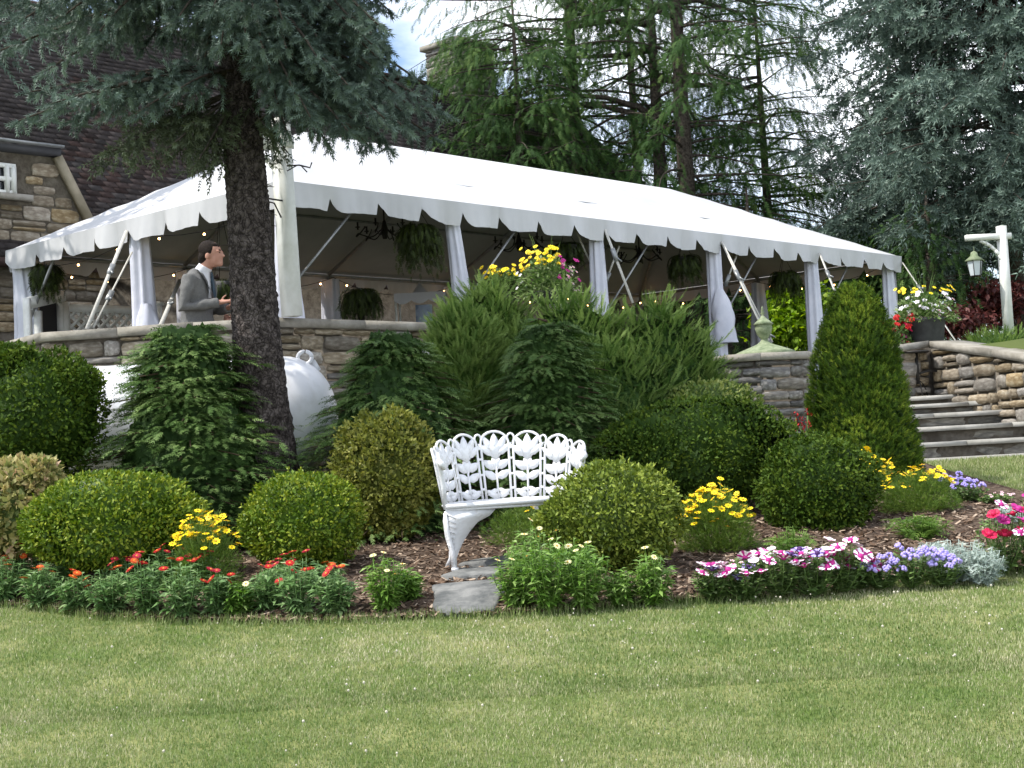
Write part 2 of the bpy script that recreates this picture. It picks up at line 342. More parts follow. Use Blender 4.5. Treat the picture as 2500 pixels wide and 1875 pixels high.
nx = 90; ny = 40; xs = np.linspace(-5.2, 4.3, nx); V = []; T = []
def mound(x, y):
    d = np.minimum(y-edge(x), np.maximum(back(x)-y, 0)*.8); s = np.clip(d/.35, 0, 1); return .015+.05*s*s*(3-2*s)
def bedz(x, y): return lawnz(x, y)+mound(x, y)
for i, x in enumerate(xs):
    e, b = float(edge(x)), float(back(x))
    for j in range(ny):
        y = e+(b-e)*(j/(ny-1))**1.4
        V.append((x, y, bedz(x, y)+rng.normal()*.006))
for i in range(nx-1):
    for j in range(ny-1):
        a = i*ny+j; T += [(a, a+ny, a+ny+1), (a, a+ny+1, a+1)]
o = link("mulch_bed", fast_mesh("mulch_bed", np.array(V), np.array(T), smooth=True), m_mulch); o['kind'] = 'structure'
def on_bed(px, py, d=None):
    p = G(px, py) if d is None else P(px, py, d); p[2] = bedz(p[0], p[1]); return p

# wood chips
SLABS = [np.array([G(*p)[:2] for p in q]) for q in ([(1056, 1466), (1222, 1448), (1243, 1474), (1204, 1511), (1062, 1513)], [(1078, 1441), (1119, 1424), (1236, 1419), (1214, 1440)], [(1120, 1411), (1157, 1399), (1262, 1388), (1262, 1409)])]
n = 26000; x = rng.uniform(-4.4, 3.9, n); e = edge(x); b = np.minimum(back(x), 11.4); y = e+(b-e)*rng.random(n)**1.6
a = rng.uniform(0, 6.283, n)
for pg in SLABS:                 # keep the stepping stones clear
    ok = np.ones(len(x), bool)*False
    for i in range(len(pg)):
        p_, q_ = pg[i], pg[(i+1) % len(pg)]; ok |= ((q_[0]-p_[0])*(y-p_[1])-(q_[1]-p_[1])*(x-p_[0])) > -.004
    ok2 = np.zeros(len(x), bool)
    for i in range(len(pg)):
        p_, q_ = pg[i], pg[(i+1) % len(pg)]; ok2 |= ((q_[0]-p_[0])*(y-p_[1])-(q_[1]-p_[1])*(x-p_[0])) < .004
    kp = ok & ok2; x, y, a = x[kp], y[kp], a[kp]
n = len(x); pos = np.stack([x, y, bedz(x, y)+.004+.012*rng.random(n)], 1)
chip = (np.array([[-.5, -.16, 0], [.5, -.12, .02], [.45, .14, .05], [-.5, .12, .03]]), np.array([[0, 1, 2], [0, 2, 3]]))
A = Acc(); A.inst(chip, pos, np.stack([np.cos(a), np.sin(a), rng.normal(0, .3, n)], 1), np.array([[0, 0, 1.]])+rng.normal(0, .35, (n, 3)), rng.uniform(.018, .06, n))
tag(A.build("wood_chips", m_chip), kind='stuff', label="shredded brown wood mulch covering the flower bed", cat="mulch")

# grass blades
def blades(n, x, y, hmin, hmax, wid):
    z = lawnz(x, y); a = rng.uniform(0, 6.283, n); h = rng.uniform(hmin, hmax, n); lean = rng.uniform(.15, 1.0, n)
    d = np.stack([np.cos(a), np.sin(a), np.zeros(n)], 1); s = np.stack([-np.sin(a), np.cos(a), np.zeros(n)], 1)*(wid*rng.uniform(.7, 1.4, n))[:, None]
    B = np.stack([x, y, z-.004], 1); mid = B+d*(h*lean*.25)[:, None]+np.array([0, 0, 1])*(h*.6)[:, None]; tip = B+d*(h*lean*.8)[:, None]+np.array([0, 0, 1])*(h*(1.05-.35*lean))[:, None]
    V = np.stack([B-s*1.15, B+s*1.15, (mid*.35+tip*.65)], 1).reshape(-1, 3)
    T = (np.array([[0, 1, 2]])[None]+(np.arange(n)*3)[:, None, None]).reshape(-1, 3)
    return V, T
#GRASS
GR = Acc()
def scatter_view(n, y0, y1, pw):
    y = y0+(y1-y0)*rng.random(n)**pw; x = rng.uniform(-.56, .56, n)*y+.03*y; return x, y
for n, y0, y1, hm, wd in ((205000, 4.1, 6.0, .032, .0021), (205000, 5.8, 8.9, .036, .0027)):
    x, y = scatter_view(n, y0, y1, 1.15); k = y < edge(x)+.015; x, y = x[k], y[k]
    V, T = blades(len(x), x, y, hm*.55, hm, wd)
    q3 = np.stack([x, y*1.6, 0*x], 1); patch = np.clip(.46+.17*wob(q3, 1.7, 3)+.16*wob(q3, 6, 4)+.12*wob(q3, 17, 6)+rng.normal(0, .27, len(x)), 0, 1)
    GR.add(V, T, np.repeat(patch, 3))
n = 5000; x = rng.uniform(-3.9, 3.6, n); y = edge(x)+rng.normal(-.01, .03, n); V, T = blades(n, x, y, .05, .10, .003); GR.add(V, T, np.repeat(np.clip(rng.normal(.3, .2, n), 0, 1), 3))
n = 60000; x = rng.uniform(2.3, 6.3, n); y = back(x)-.05+(13.9-back(x))*rng.random(n); k = (y > back(x)-.03) & (y < 13.9); x, y = x[k], y[k]; V, T = blades(len(x), x, y, .03, .06, .004)
GR.add(V, T, np.repeat(np.clip(rng.normal(.5, .2, len(x)), 0, 1), 3))
tag(GR.build("grass", m_grass), "mown lawn grass with dry patches in front of the flower bed", "grass", kind='stuff')
# clover flowers in the lawn
n = 900; x, y = scatter_view(n, 4.5, 8.6, .8); k = (y < edge(x)-.05) & (rng.random(n) < .35+.65*(x > -1)*(np.abs(y-6.9) < 1.1)); x, y = x[k], y[k]
A = Acc(); A.inst(sphere_tpl(5, 3), np.stack([x, y, lawnz(x, y)+rng.uniform(.035, .055, len(x))], 1), np.tile([1, 0, 0.], (len(x), 1)), (0, 0, 1), rng.uniform(.0035, .0075, len(x))*(.6+.4*(rng.random(len(x)) < .3)))
tag(A.build("clover_flowers", flat("clover_white", (.50, .47, .38))), "tiny white clover flowers scattered through the lawn", "clover", kind='stuff')


# ------------------------------------------------------------------ stone masonry
def proj(p):
    v = np.asarray(p, float)-[0, 0, CZ]; d = v@fwd
    return 1250+F*(v@rt)/d, 937.5-F*(v@up)/d
def stone_protos(n, seed):
    r = np.random.default_rng(seed); out = []
    for q in range(n):
        a = Acc(); m = 4; g = np.linspace(-.5, .5, m); cut = r.uniform(.03, .14, 4)
        V = []
        for j in range(m):
            for i in range(m):
                x, z = g[i], g[j]; ex = abs(x) > .4; ez = abs(z) > .4
                if ex and ez: k = cut[(x > 0)*2+(z > 0)]; x *= 1-k; z *= 1-k
                y = -.5+(.13 if (ex or ez) else 0)+r.uniform(-.12, .12)*(0 if (ex and ez) else 1)
                x += 0 if not ex else r.uniform(-.03, .02)*np.sign(x); z += 0 if not ez else r.uniform(-.05, .03)*np.sign(z)
                V.append((x, y, z))
        T = []
        for j in range(m-1):
            for i in range(m-1):
                k = j*m+i; T += [(k, k+1, k+m+1), (k, k+m+1, k+m)]
        ring = [i for i in range(m)]+[j*m+m-1 for j in range(1, m)]+[(m-1)*m+i for i in range(m-2, -1, -1)]+[j*m for j in range(m-2, 0, -1)]
        b0 = len(V); V += [(V[i][0], .5, V[i][2]) for i in ring]
        for k in range(len(ring)):
            k2 = (k+1) % len(ring); T += [(ring[k], b0+k, b0+k2), (ring[k], b0+k2, ring[k2])]
        out.append(fast_mesh("stone", V, T, smooth=False))
    return out
PROTO = {}
def protos(m):
    if m.name not in PROTO:
        PROTO[m.name] = stone_protos(8, len(PROTO)+5)
        for me in PROTO[m.name]: me.materials.append(m)
    return PROTO[m.name]
def put_stone(parent, c, ax, w, h, dep, m, name="stone"):
    o = bpy.data.objects.new(name, random.choice(protos(m))); COL.objects.link(o)
    o.location = c; o.rotation_euler = (0, 0, math.atan2(ax[1], ax[0])); o.scale = (w*random.choice((-1, 1)), dep, h*random.choice((1, -1)))
    if parent is not None: o.parent = parent; o.matrix_parent_inverse = wmat(parent).inverted()
    return o
def stones_on(parent, a, b, zlo, zhi, m, ch=(.11, .19), wd=(.2, .5), dep=.12, inside=None, gap=.016, maxn=300, off=0):
    """fills the vertical strip a->b (plan) with coursed stones; front face on the strip's camera side"""
    a = np.array(a[:2], float); b = np.array(b[:2], float); Lg = np.linalg.norm(b-a); ax = (b-a)/Lg; nrm = np.array([ax[1], -ax[0]])
    zt = max(zhi(0), zhi(Lg)); z = min(zlo(0), zlo(Lg)); cnt = 0
    while z < zt and cnt < maxn:
        h = random.uniform(*ch); x = -random.uniform(0, wd[0])
        while x < Lg:
            w = random.uniform(*wd); x0, x1 = max(x, 0), min(x+w, Lg); x += w
            if x1-x0 < .06: continue
            c = (x0+x1)/2; top = min(z+h, zhi(c)); bot = max(z, zlo(c))
            if top-bot < .045 or (inside and not inside(c, (top+bot)/2)): continue
            parts = [(bot, top)]
            if top-bot > .14 and random.random() < .25: k = bot+(top-bot)*random.uniform(.4, .6); parts = [(bot, k), (k, top)]
            for q0, q1 in parts:
                p = a+ax*c+nrm*(dep/2-.068+off+random.uniform(-.008, .012))
                put_stone(parent, (p[0], p[1], (q0+q1)/2), ax, x1-x0-gap, q1-q0-gap, dep, m); cnt += 1
        z += h
    return cnt
def wall_body(parent, a, b, zlo, zhi, th, name="wall_body", m=None):
    A = Acc(); a = np.array(a[:2], float); b = np.array(b[:2], float); ax = (b-a)/np.linalg.norm(b-a); n = np.array([ax[1], -ax[0]])
    q = [a, b, b-n*th, a-n*th]; Lg = np.linalg.norm(b-a); zz = [zhi(0), zhi(Lg), zhi(Lg), zhi(0)]; zb = [zlo(0), zlo(Lg), zlo(Lg), zlo(0)]
    V = [(p[0], p[1], z) for p, z in zip(q, zb)]+[(p[0], p[1], z) for p, z in zip(q, zz)]
    T = [(0, 1, 5), (0, 5, 4), (1, 2, 6), (1, 6, 5), (2, 3, 7), (2, 7, 6), (3, 0, 4), (3, 4, 7), (4, 5, 6), (4, 6, 7)]
    A.add(V, T); return A.build(name, m or m_mortar, parent)
def coping_run(parent, pts, th=.085, w=.46, over=.05, piece=1.15, m=None):
    """pts: outer top edge (x,y,z) of the coping; slabs laid end to end"""
    pts = [np.array(p, float) for p in pts]
    for a, b in zip(pts[:-1], pts[1:]):
        Lg = np.linalg.norm(b-a); k = max(1, round(Lg/piece)); ax = (b-a)/Lg; n = np.array([ax[1], -ax[0], 0])
        for i in range(k):
            p = a+ax*(Lg*i/k+.004); q = a+ax*(Lg*(i+1)/k-.004); dz = np.array([0, 0, random.uniform(-.004, .004)])
            A = Acc(); A.bar(p-n*w/2+dz-[0, 0, th/2], q-n*w/2+dz-[0, 0, th/2], w, th); A.build("coping_slab", m or m_coping, parent)

FLOOR = 2.0
# terrace retaining wall with parapet
cop = [PZ(x, y, 3.0) for x, y in ((-90, 858), (0, 838), (98, 812), (285, 800), (470, 786), (672, 774))]
cr_ = PZ(1090, 788, 3.0); dirr = (cr_-cop[-1]); dirr /= np.linalg.norm(dirr); cop2 = [cop[-1], cr_, cr_+dirr*1.6, np.array([P(1735, 870, 15.95)[0], 16.0, 2.62])]
tw = empty("terrace_wall", (cop[-1][0], cop[-1][1], .09*cop[-1][1]), label="long stone terrace wall with flat coping in front of the white tent", cat="stone wall")
run = cop+cop2[1:]
for a, b in zip(run[:-1], run[1:]):
    zl = lambda s: 1.0; last = b[2] < 2.9; zh = lambda s, last=last: 2.915 if not last else 2.5
    ax = (b-a)/np.linalg.norm(b-a); nrm = np.array([ax[1], -ax[0], 0]); a2, b2 = a-nrm*.09, b-nrm*.09
    wall_body(tw, a2, b2, zl, lambda s: 2.912 if not last else 2.5, .36)
    stones_on(tw, a2, b2, lambda s: 1.55, zh, m_stone, (.13, .20), (.22, .52), .12, maxn=75)
coping_run(tw, run[:-1])
# terrace floor
from mathutils.geometry import tessellate_polygon
def slab(name, pts, z, mm, kind='structure', drop=.5):
    pts = [np.array(p, float)[:2] for p in pts]; n = len(pts); tr = tessellate_polygon([[Vector((*p, 0)) for p in pts]])
    V = [(*p, z) for p in pts]+[(*p, z-drop) for p in pts]; T = []
    for t in tr:
        a, b, c = [pts[i] for i in t]; T.append(t if (b[0]-a[0])*(c[1]-a[1])-(b[1]-a[1])*(c[0]-a[0]) > 0 else t[::-1])
    for i in range(n): j = (i+1) % n; T += [(i, i+n, j+n), (i, j+n, j)]
    o = link(name, fast_mesh(name, V, T), mm); o['kind'] = kind; return o
pier_l = P(1748, 866, 15.3); pier_r = P(1990, 862, 15.6)
def back_of(p, q=None): return np.array([p[0]+.02, p[1]+.25])
slab("terrace_floor", [c[:2]+[.03, .3] for c in run]+[back_of(pier_l), back_of(pier_r), (5.0, 16.15), (5.0, 34), (-16, 34), (-16, 15)], FLOOR, m_pave)
# lower curved wall beside the steps
pw = empty("curved_wall", (pier_l[0], pier_l[1], 1.3), label="low curved stone wall with the green urn on its top", cat="stone wall")
cen = (pier_l+pier_r)/2; PR = 1.05
ctop = float((pier_l[2]+pier_r[2])/2)
arc = [np.array([pier_l[0]-.55, pier_l[1]+.75, ctop]), np.array([pier_l[0]-.18, pier_l[1]+.22, ctop]), np.array([pier_l[0]+.12, pier_l[1]-.05, ctop]), np.array([pier_l[0]+.5, pier_l[1]-.1, ctop]), np.array([pier_r[0]-.12, pier_r[1]-.2, ctop]), np.array([pier_r[0]+.15, pier_r[1]+.5, ctop])]
for a, b in zip(arc[:-1], arc[1:]):
    ax = (b-a)/np.linalg.norm(b-a); nrm = np.array([ax[1], -ax[0], 0]); a2, b2 = a-nrm*.08, b-nrm*.08
    wall_body(pw, a2-ax*.02, b2+ax*.02, lambda s: 1.1, lambda s: ctop-.088, .4)
    stones_on(pw, a2, b2, lambda s: 1.2, lambda s: ctop-.085, m_stoneg, (.09, .15), (.2, .55), .12, maxn=60)
coping_run(pw, arc, w=.55, piece=.8)

# steps and the wall behind them
st = empty("stone_steps", (5.2, 14.2, 1.25), label="broad stone steps rising from the lawn to the terrace", cat="steps")
rows = [(1076, 14.25), (1038, 14.7), (1006, 15.15), (981, 15.6), (962, 16.05)]
zprev = float(gz(0, 13.9))
for k, (py, d) in enumerate(rows):
    z = float(P(2350, py, d)[2]); x0, x1 = 3.9+.0*k, 8.4-.05*k
    A = Acc(); A.box((x0, d+.03, zprev-.2), (x1, d+.6, z-.052)); A.build("riser_body", m_mortar, st)
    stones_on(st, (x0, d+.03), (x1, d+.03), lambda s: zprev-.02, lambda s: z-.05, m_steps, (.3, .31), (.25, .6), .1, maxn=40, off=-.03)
    x = x0
    while x < x1-.1:
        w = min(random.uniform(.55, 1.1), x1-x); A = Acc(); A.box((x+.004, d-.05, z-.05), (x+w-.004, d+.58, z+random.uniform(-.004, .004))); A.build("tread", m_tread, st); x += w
    zprev = z
LAND = zprev
A = Acc(); A.box((3.4, 16.6, LAND-.4), (8.4, 17.1, LAND-.002)); A.build("landing", m_tread, st)
A = Acc(); A.box((3.3, 13.86, 1.1), (8.6, 14.24, float(gz(0, 13.9))+.03)); A.build("base_curb", m_tread, st)
rw = empty("stair_wall", (6, 16.3, 1.5), label="stone wall with sloping coping rising behind the steps", cat="stone wall")
ra, rb, rc, rd = P(2150, 848, 15.95), P(2268, 832, 16.35), P(2420, 853, 15.2), P(2590, 882, 13.9)
rr = [ra, rb, rc, rd]
for i, (a, b) in enumerate(zip(rr[:-1], rr[1:])):
    ax = (b-a)/np.linalg.norm((b-a)[:2]); nrm = np.array([ax[1], -ax[0], 0]); nrm /= np.linalg.norm(nrm); Lg = np.linalg.norm((b-a)[:2]); a2, b2 = a-nrm*.07, b-nrm*.07
    zt = lambda s, a=a, b=b, Lg=Lg: a[2]+(b[2]-a[2])*s/Lg-.085
    wall_body(rw, a2-ax/np.linalg.norm(ax[:2])*.16, b2+ax/np.linalg.norm(ax[:2])*.16, lambda s: 1.1, zt, .4)
    lo = max(LAND-.05, 1.2) if i == 0 else 1.25
    stones_on(rw, a2, b2, lambda s, lo=lo: lo, zt, m_stonew, (.1, .2), (.14, .42), .13, maxn=110, gap=.024)
coping_run(rw, rr, piece=1.0)
slab("bank", [(rb[0]-1.2, rb[1]+.5), (rb[0]-.05, rb[1]+.38), (rc[0]+.25, rc[1]+.3), (rd[0]+.3, rd[1]+.25), (16, 13), (16, 40), (5.05, 40), (5.05, 17.2)], 2.58, m_ground, drop=1.6)

# ------------------------------------------------------------------ white frame tent
TN = np.array([-2.229, 13.179, 4.468]); TL, TW, TH, HV = 12.2, 5.179, 1.339, .265
WD = np.array([-math.sin(.897), math.cos(.897), 0])
def tp(t, s, h=0): return TN+U*t+WD*s+np.array([0, 0, h])
tent = empty("frame_tent", tuple(tp(0, 0)[:2])+(FLOOR,), label="large white frame tent with scalloped valance on the terrace", cat="tent")
def roofh(t, s):
    f = min(s/(TW/2), (TW-s)/(TW/2), t/2.44, (TL-t)/2.44); f = max(f, 0)
    end = f == min(t/2.44, (TL-t)/2.44)
    q = abs(math.sin(math.pi*s/(TW/2))) if (t < 2.44 and end) or (t > TL-2.44 and end) else abs(math.sin(math.pi*t/2.44))
    if t < 2.44 or t > TL-2.44: q *= min(1, 4*abs(min(t, TL-t)/2.44-min(s, TW-s)/(TW/2)))
    wr = .008*math.sin(t*9+s*5)+.008*math.sin(t*5-s*11)+.004*math.sin(t*23+s*3)
    return TH*f-(.10*q**.8)*math.sin(math.pi*min(f, 1))**.8+wr*math.sin(math.pi*min(f, 1))
nt_, ns_ = 101, 41; ts = np.linspace(0, TL, nt_); ss = np.linspace(0, TW, ns_)
V = [tp(t, s, roofh(t, s)) for t in ts for s in ss]; T = []
for i in range(nt_-1):
    for j in range(ns_-1):
        a, b, c, d = i*ns_+j, (i+1)*ns_+j, (i+1)*ns_+j+1, i*ns_+j+1
        if ((i < nt_//2) == (j < ns_//2)): T += [(a, b, c), (a, c, d)]
        else: T += [(a, b, d), (b, c, d)]
me = fast_mesh("canopy", V, T, smooth=True)
cano = link("canopy", me, m_canvas, tent)
m_undershade = mat("grey_underside_shade", (.44, .435, .42), .85, (.38, .375, .36), 2, spec=.1)  # added sheet below the canvas, greyer to paint the underside in shade
link("canopy_shade_sheet", fast_mesh("canopy_shade_sheet", np.array(V)*[1, 1, 1]-[0, 0, .012], T, smooth=True), m_undershade, tent)
def valance(a, b, nseg, out):
    A = Acc(); K = 16; V = []; n = nseg*K; nj = rng.random(nseg+1)
    for i in range(n+1):
        p = a+(b-a)*i/n; u = (i % K)/K
        dep = HV*(1-.52*max((1-min(u/(.20+.12*nj[i//K]), 1))**1.6, (1-min((1-u)/.06, 1))**.8))+.010*math.sin(i*.37+nj[i//K]*4)
        wv = .020*math.sin(i*.29)+.010*math.sin(i*.61+1)+.008*math.sin(i*1.7)
        for k in range(5):
            f = k/4; V.append(p+out*(.012+wv*f+.03*f*math.sin(2*math.pi*u)*.5)-np.array([0, 0, dep*f-.01]))
    T = []
    for i in range(n):
        for k in range(4):
            q = i*5+k; T += [(q, q+1, q+6), (q, q+6, q+5)]
    A.add(V, T); return A.build("valance", m_canvas, tent, smooth=True)
valance(tp(0, 0), tp(TL, 0), 20, -WD); valance(tp(0, TW), tp(0, 0), 8, -U); valance(tp(TL, 0), tp(TL, TW), 8, U); valance(tp(TL, TW), tp(0, TW), 20, WD)
A = Acc(); pr = .028; ins = .09
c4 = [tp(ins, ins, -.06), tp(TL-ins, ins, -.06), tp(TL-ins, TW-ins, -.06), tp(ins, TW-ins, -.06)]
for i in range(4): A.tube([c4[i], c4[(i+1) % 4]], pr, 8)
A.build("eave_rail", m_alu, tent)
for k in range(1, 5):
    for s0 in (ins, TW-ins):
        A = Acc(); A.tube([tp(2.44*k, s0, -.05), tp(2.44*k, TW/2, TH-.14)], pr, 8); A.build("rafter", m_alu, tent)
for t0, s0, t1 in ((ins, ins, 2.44), (ins, TW-ins, 2.44), (TL-ins, ins, 9.76), (TL-ins, TW-ins, 9.76), (ins, TW/2, 2.44), (TL-ins, TW/2, 9.76)):
    A = Acc(); A.tube([tp(t0, s0, -.05), tp(t1, TW/2, TH-.14)], pr, 8); A.build("rafter", m_alu, tent)
A = Acc(); A.tube([tp(2.44, TW/2, TH-.12), tp(9.76, TW/2, TH-.12)], pr, 8); A.build("ridge_pole", m_alu, tent)
for s0 in (TW*.25, TW*.75):
    A = Acc(); A.tube([tp(1.22, s0, TH/2-.12), tp(TL-1.22, s0, TH/2-.12)], .02, 6); A.build("purlin", m_alu, tent)
nodes = [(2.44*k if 0 < k < 5 else (ins if k == 0 else TL-ins), s0) for s0 in (ins, TW-ins) for k in range(6)]+[(ins, TW/2), (TL-ins, TW/2)]
for t, s in nodes:
    p = tp(t, s, -.05); A = Acc(); A.tube([(p[0], p[1], FLOOR), p], .03, 8); A.lathe([(.0, .02), (.09, .018), (.09, 0)], (p[0], p[1], FLOOR), 8); A.build("pole", m_alu, tent)
A = Acc()
def brace(p, q, r=.014):
    A = Acc(); A.tube([p, q], r, 6); A.build("brace", m_alu, tent)
for t in (0, 2.44, 4.88, 7.32, 9.76):
    p = tp(t+ins, ins, -.08); brace(p+U*1.0-[0, 0, .0], (p[0], p[1], FLOOR+1.35)) if t < TL else None
for t in (2.44, 7.32): p = tp(t, TW-ins, -.08); brace(p+U*.9, (p[0], p[1], FLOOR+1.3), .018)
p = tp(ins, TW-ins, -.1); brace(p-WD*.9, (p[0], p[1], FLOOR+1.3), .02)
# guy straps with ratchets
def strap(p, q, w=.04, buckle=.5):
    A = Acc(); A.bar(p, q, w, .006, (0.3, -1, 0.2)); o = A.build("guy_strap", m_strap, tent)
    c = np.array(p)+(np.array(q)-p)*buckle; A = Acc(); dx = (np.array(q)-p); dx /= np.linalg.norm(dx)
    A.bar(c-dx*.09, c+dx*.09, .055, .03, (0.3, -1, .2)); A.bar(c+dx*.02, c+dx*.13+[.05, 0, 0.03], .02, .02); A.build("ratchet", m_alu, o)
def tn(t, s, z=-.1): return tp(t, s, z)
l_mid = tp(-.03, TW/2, -.12)
strap(l_mid, P(212, 803, 13.4), buckle=.42); strap(l_mid+[.05, 0, -.25], P(228, 800, 13.5), .02, .6)
strap(P(440, 682, 15.9), P(392, 795, 13.6), .045, .55)
for px, py, qx, qy, dd in ((1477, 560, 1545, 740, 16.4), (1762, 590, 1876, 832, 17.5), (2001, 618, 2062, 770, 18.8), (2203, 640, 2335, 835, 18.6)):
    a = P(px, py, {1477: 16.56, 1762: 18.25, 2001: 19.9, 2203: 21.6}[px]); strap(a, P(qx, qy, dd), .035, .35)
strap(P(1764, 592, 18.2), P(1886, 835, 17.6), .02, .9)
strap(P(1512, 600, 17.0), P(1478, 690, 17.0), .025, .9); strap(P(1800, 620, 18.6), P(1772, 692, 18.6), .025, .9); strap(P(1405, 560, 16.5), P(1462, 690, 16.9), .025, .9)
# drapes tied to the poles
def drape(t, s, r0, r1, r2, ztie=None, zb=FLOOR+.02, dx=0.0, name="drape", tail=False):
    top = tp(t, s, -.12); A = Acc(); n = 22; seg = 36; V = []; ph = random.random()*6
    for i in range(n+1):
        f = i/n; z = top[2]+(zb-top[2])*f
        r = r0+(r1-r0)*min(f/.45, 1) if f < .45 else r1+(r2-r1)*((f-.45)/.55)**.7
        for k in range(seg):
            a = 2*math.pi*k/seg; rr_ = r*(1+.20*math.sin(7*a+ph+f*1.5)+.07*math.sin(13*a+f*4)) 
            V.append((top[0]+dx*math.sin(f*2.2)+rr_*math.cos(a), top[1]+rr_*.6*math.sin(a), z))
    T = []
    for i in range(n):
        for k in range(seg): q = i*seg+k; q2 = i*seg+(k+1) % seg; T += [(q, q2, q2+seg), (q, q2+seg, q+seg)]
    A.add(V, T)
    o = A.build(name, m_cloth, tent, smooth=True)
    if tail:
        A = Acc(); c = np.array([top[0]+dx+.04, top[1]-.09, FLOOR+tail]); V = []; n = 14
        for i in range(n+1):
            f = i/n
            for k in range(14):
                a = 2*math.pi*k/14; w = (.05+.10*math.sin(min(1, f*1.6)*1.57))*(1+.22*math.sin(4*a+i*.5))
                V.append((c[0]+.05*f+w*math.cos(a), c[1]+w*.5*math.sin(a), c[2]-f*.75))
        T = []
        for i in range(n):
            for k in range(14): q = i*14+k; q2 = i*14+(k+1) % 14; T += [(q, q2, q2+14), (q, q2+14, q+14)]
        A.add(V, T); A.build("tie_bunch", m_cloth, o, smooth=True)
drape(.1, TW-.12, .09, .15, .25, dx=.12); drape(.12, TW/2, .10, .13, .20, dx=.03, tail=1.5)
for t, a, b, c, tl in ((2.44, .07, .10, .12, False), (4.88, .08, .10, .12, False), (7.32, .09, .10, .11, 1.7), (9.76, .09, .11, .12, False), (12.0, .08, .11, .13, False)): drape(t-.04, .12, a, b, c, dx=.1 if t < 3 else 0, tail=tl)
drape(.12, .12, .08, .12, .18); 
for t in (.15, 2.44, 4.88, 7.32, 9.76): drape(t, TW-.12, .12, .14, .16)
drape(TL-.12, TW/2, .10, .16, .25)
# ------------------------------------------------------------------ string lights
sle = empty("string_lights", tuple(tp(0, TW)), label="string of small warm bulbs looped along the inside of the tent", cat="string lights")
A = Acc(); bulbs = []
def swag(a, b, n, sag):
    pts = []
    for i in range(n+1):
        f = i/n; p = a+(b-a)*f-np.array([0, 0, sag*4*f*(1-f)]); pts.append(p)
        if i % 2 == 1: bulbs.append(p-[0, 0, .03])
    A.tube(pts, .005, 3)
for k in range(5): swag(tp(2.44*k, TW-.2, -.1), tp(2.44*(k+1), TW-.2, -.1), 10, .22)
swag(tp(.1, .2, -.2), tp(.1, TW/2, -.16), 6, .12); swag(tp(.1, TW/2, -.16), tp(.1, TW-.2, -.16), 6, .16)
swag(tp(TL-.2, .2, -.14), tp(TL-.2, TW/2, -.1), 8, .2); swag(tp(TL-.2, TW/2, -.1), tp(TL-.2, TW-.2, -.1), 8, .2)
A.build("cable", m_cable, sle)
bme = fast_mesh("bulb", SPH[0]*.013, SPH[1]); bme.materials.append(m_bulb)
for p in bulbs: o = link("bulb", bme, None, sle); o.location = p
# ------------------------------------------------------------------ chandeliers
for t, lab in ((3.7, "black scroll iron chandelier nearest the white lamp post"), (6.2, "black scroll iron chandelier above the juniper's flower planter"), (8.9, "black scroll iron chandelier deepest under the tent")):
    top = tp(t, TW/2, TH-.14); c = top-np.array([0, 0, 1.02]); ch = empty("chandelier", tuple(c), label=lab, cat="chandelier", group="iron chandeliers under the tent")
    A = Acc(); A.tube([top, c], .012, 5); A.lathe([(.03, -.12), (.05, 0), (.02, .12)], c, 8); A.build("stem", m_iron, ch)
    for k in range(6):
        an = k*math.pi/3+.3; d = np.array([math.cos(an), math.sin(an), 0]); th = np.linspace(0, 4.6, 18)
        pts = [c+d*(.05+.30*f)+np.array([0, 0, -.10*math.sin(f*3.14)]) for f in np.linspace(0, .6, 6)]
        pts += [c+d*(.30-.10*math.cos(a+2.2)*(1-a/7))+np.array([0, 0, .0+.11*math.sin(a+3.6)*(1-a/7)]) for a in th]
        A = Acc(); A.tube(pts, .009, 4); e = c+d*.36; A.tube([e, e+[0, 0, .1]], .014, 6); A.lathe([(0, 0), (.035, .012), (.035, .02)], e+[0, 0, .02], 8); A.build("arm", m_iron, ch)

# ------------------------------------------------------------------ house
H0 = tp(0, TW)+WD*1.5; H0[2] = 0; HN = -WD
def rp(px, py, off=0):
    """ray meets the vertical plane of the house front moved back by off: returns (t, z)"""
    v = ray(px, py); o_ = H0+WD*off
    a = np.array([[v[0], -U[0]], [v[1], -U[1]]]); d, t = np.linalg.solve(a, o_[:2]); return float(t), float(CZ+v[2]*d)
def hp(t, off, z): p = H0+U*t+WD*off; return np.array([p[0], p[1], z])
house = empty("stone_house", tuple(hp(0, 0, FLOOR)), label="stone house with steep brown shingled roof behind the tent", cat="house")
RUN = 5.2; t_r, z_r = rp(342, 68, RUN); T0 = -5.5; T1 = rp(1855, 700)[0]; EZ = 4.95
tr2 = rp(1255, 250, RUN)[0]
wall_body(house, hp(T0, .13, 0), hp(T1, .13, 0), lambda s: 1.8, lambda s: EZ, .3, "wall")
stones_on(house, hp(-1.2, .13, 0), hp(5.3, .13, 0), lambda s: 2.25, lambda s: 4.6, m_stonew, (.12, .24), (.25, .6), .12, maxn=135)
stones_on(house, hp(9.2, .13, 0), hp(T1, .13, 0), lambda s: 2.3, lambda s: 4.5, m_stoneg, (.16, .24), (.3, .6), .12, maxn=60)
A = Acc(); e0 = -.35; zs = (z_r-EZ)/RUN
def rz(off): return EZ+off*zs
a, b, c, d = hp(T0, e0, rz(e0)), hp(T1, e0, rz(e0)), hp(T1, RUN, z_r), hp(T0, RUN, z_r)
a2, b2 = hp(T0, 2*RUN-e0, rz(e0)), hp(T1, 2*RUN-e0, rz(e0))
off3 = np.array([0, 0, -.14])
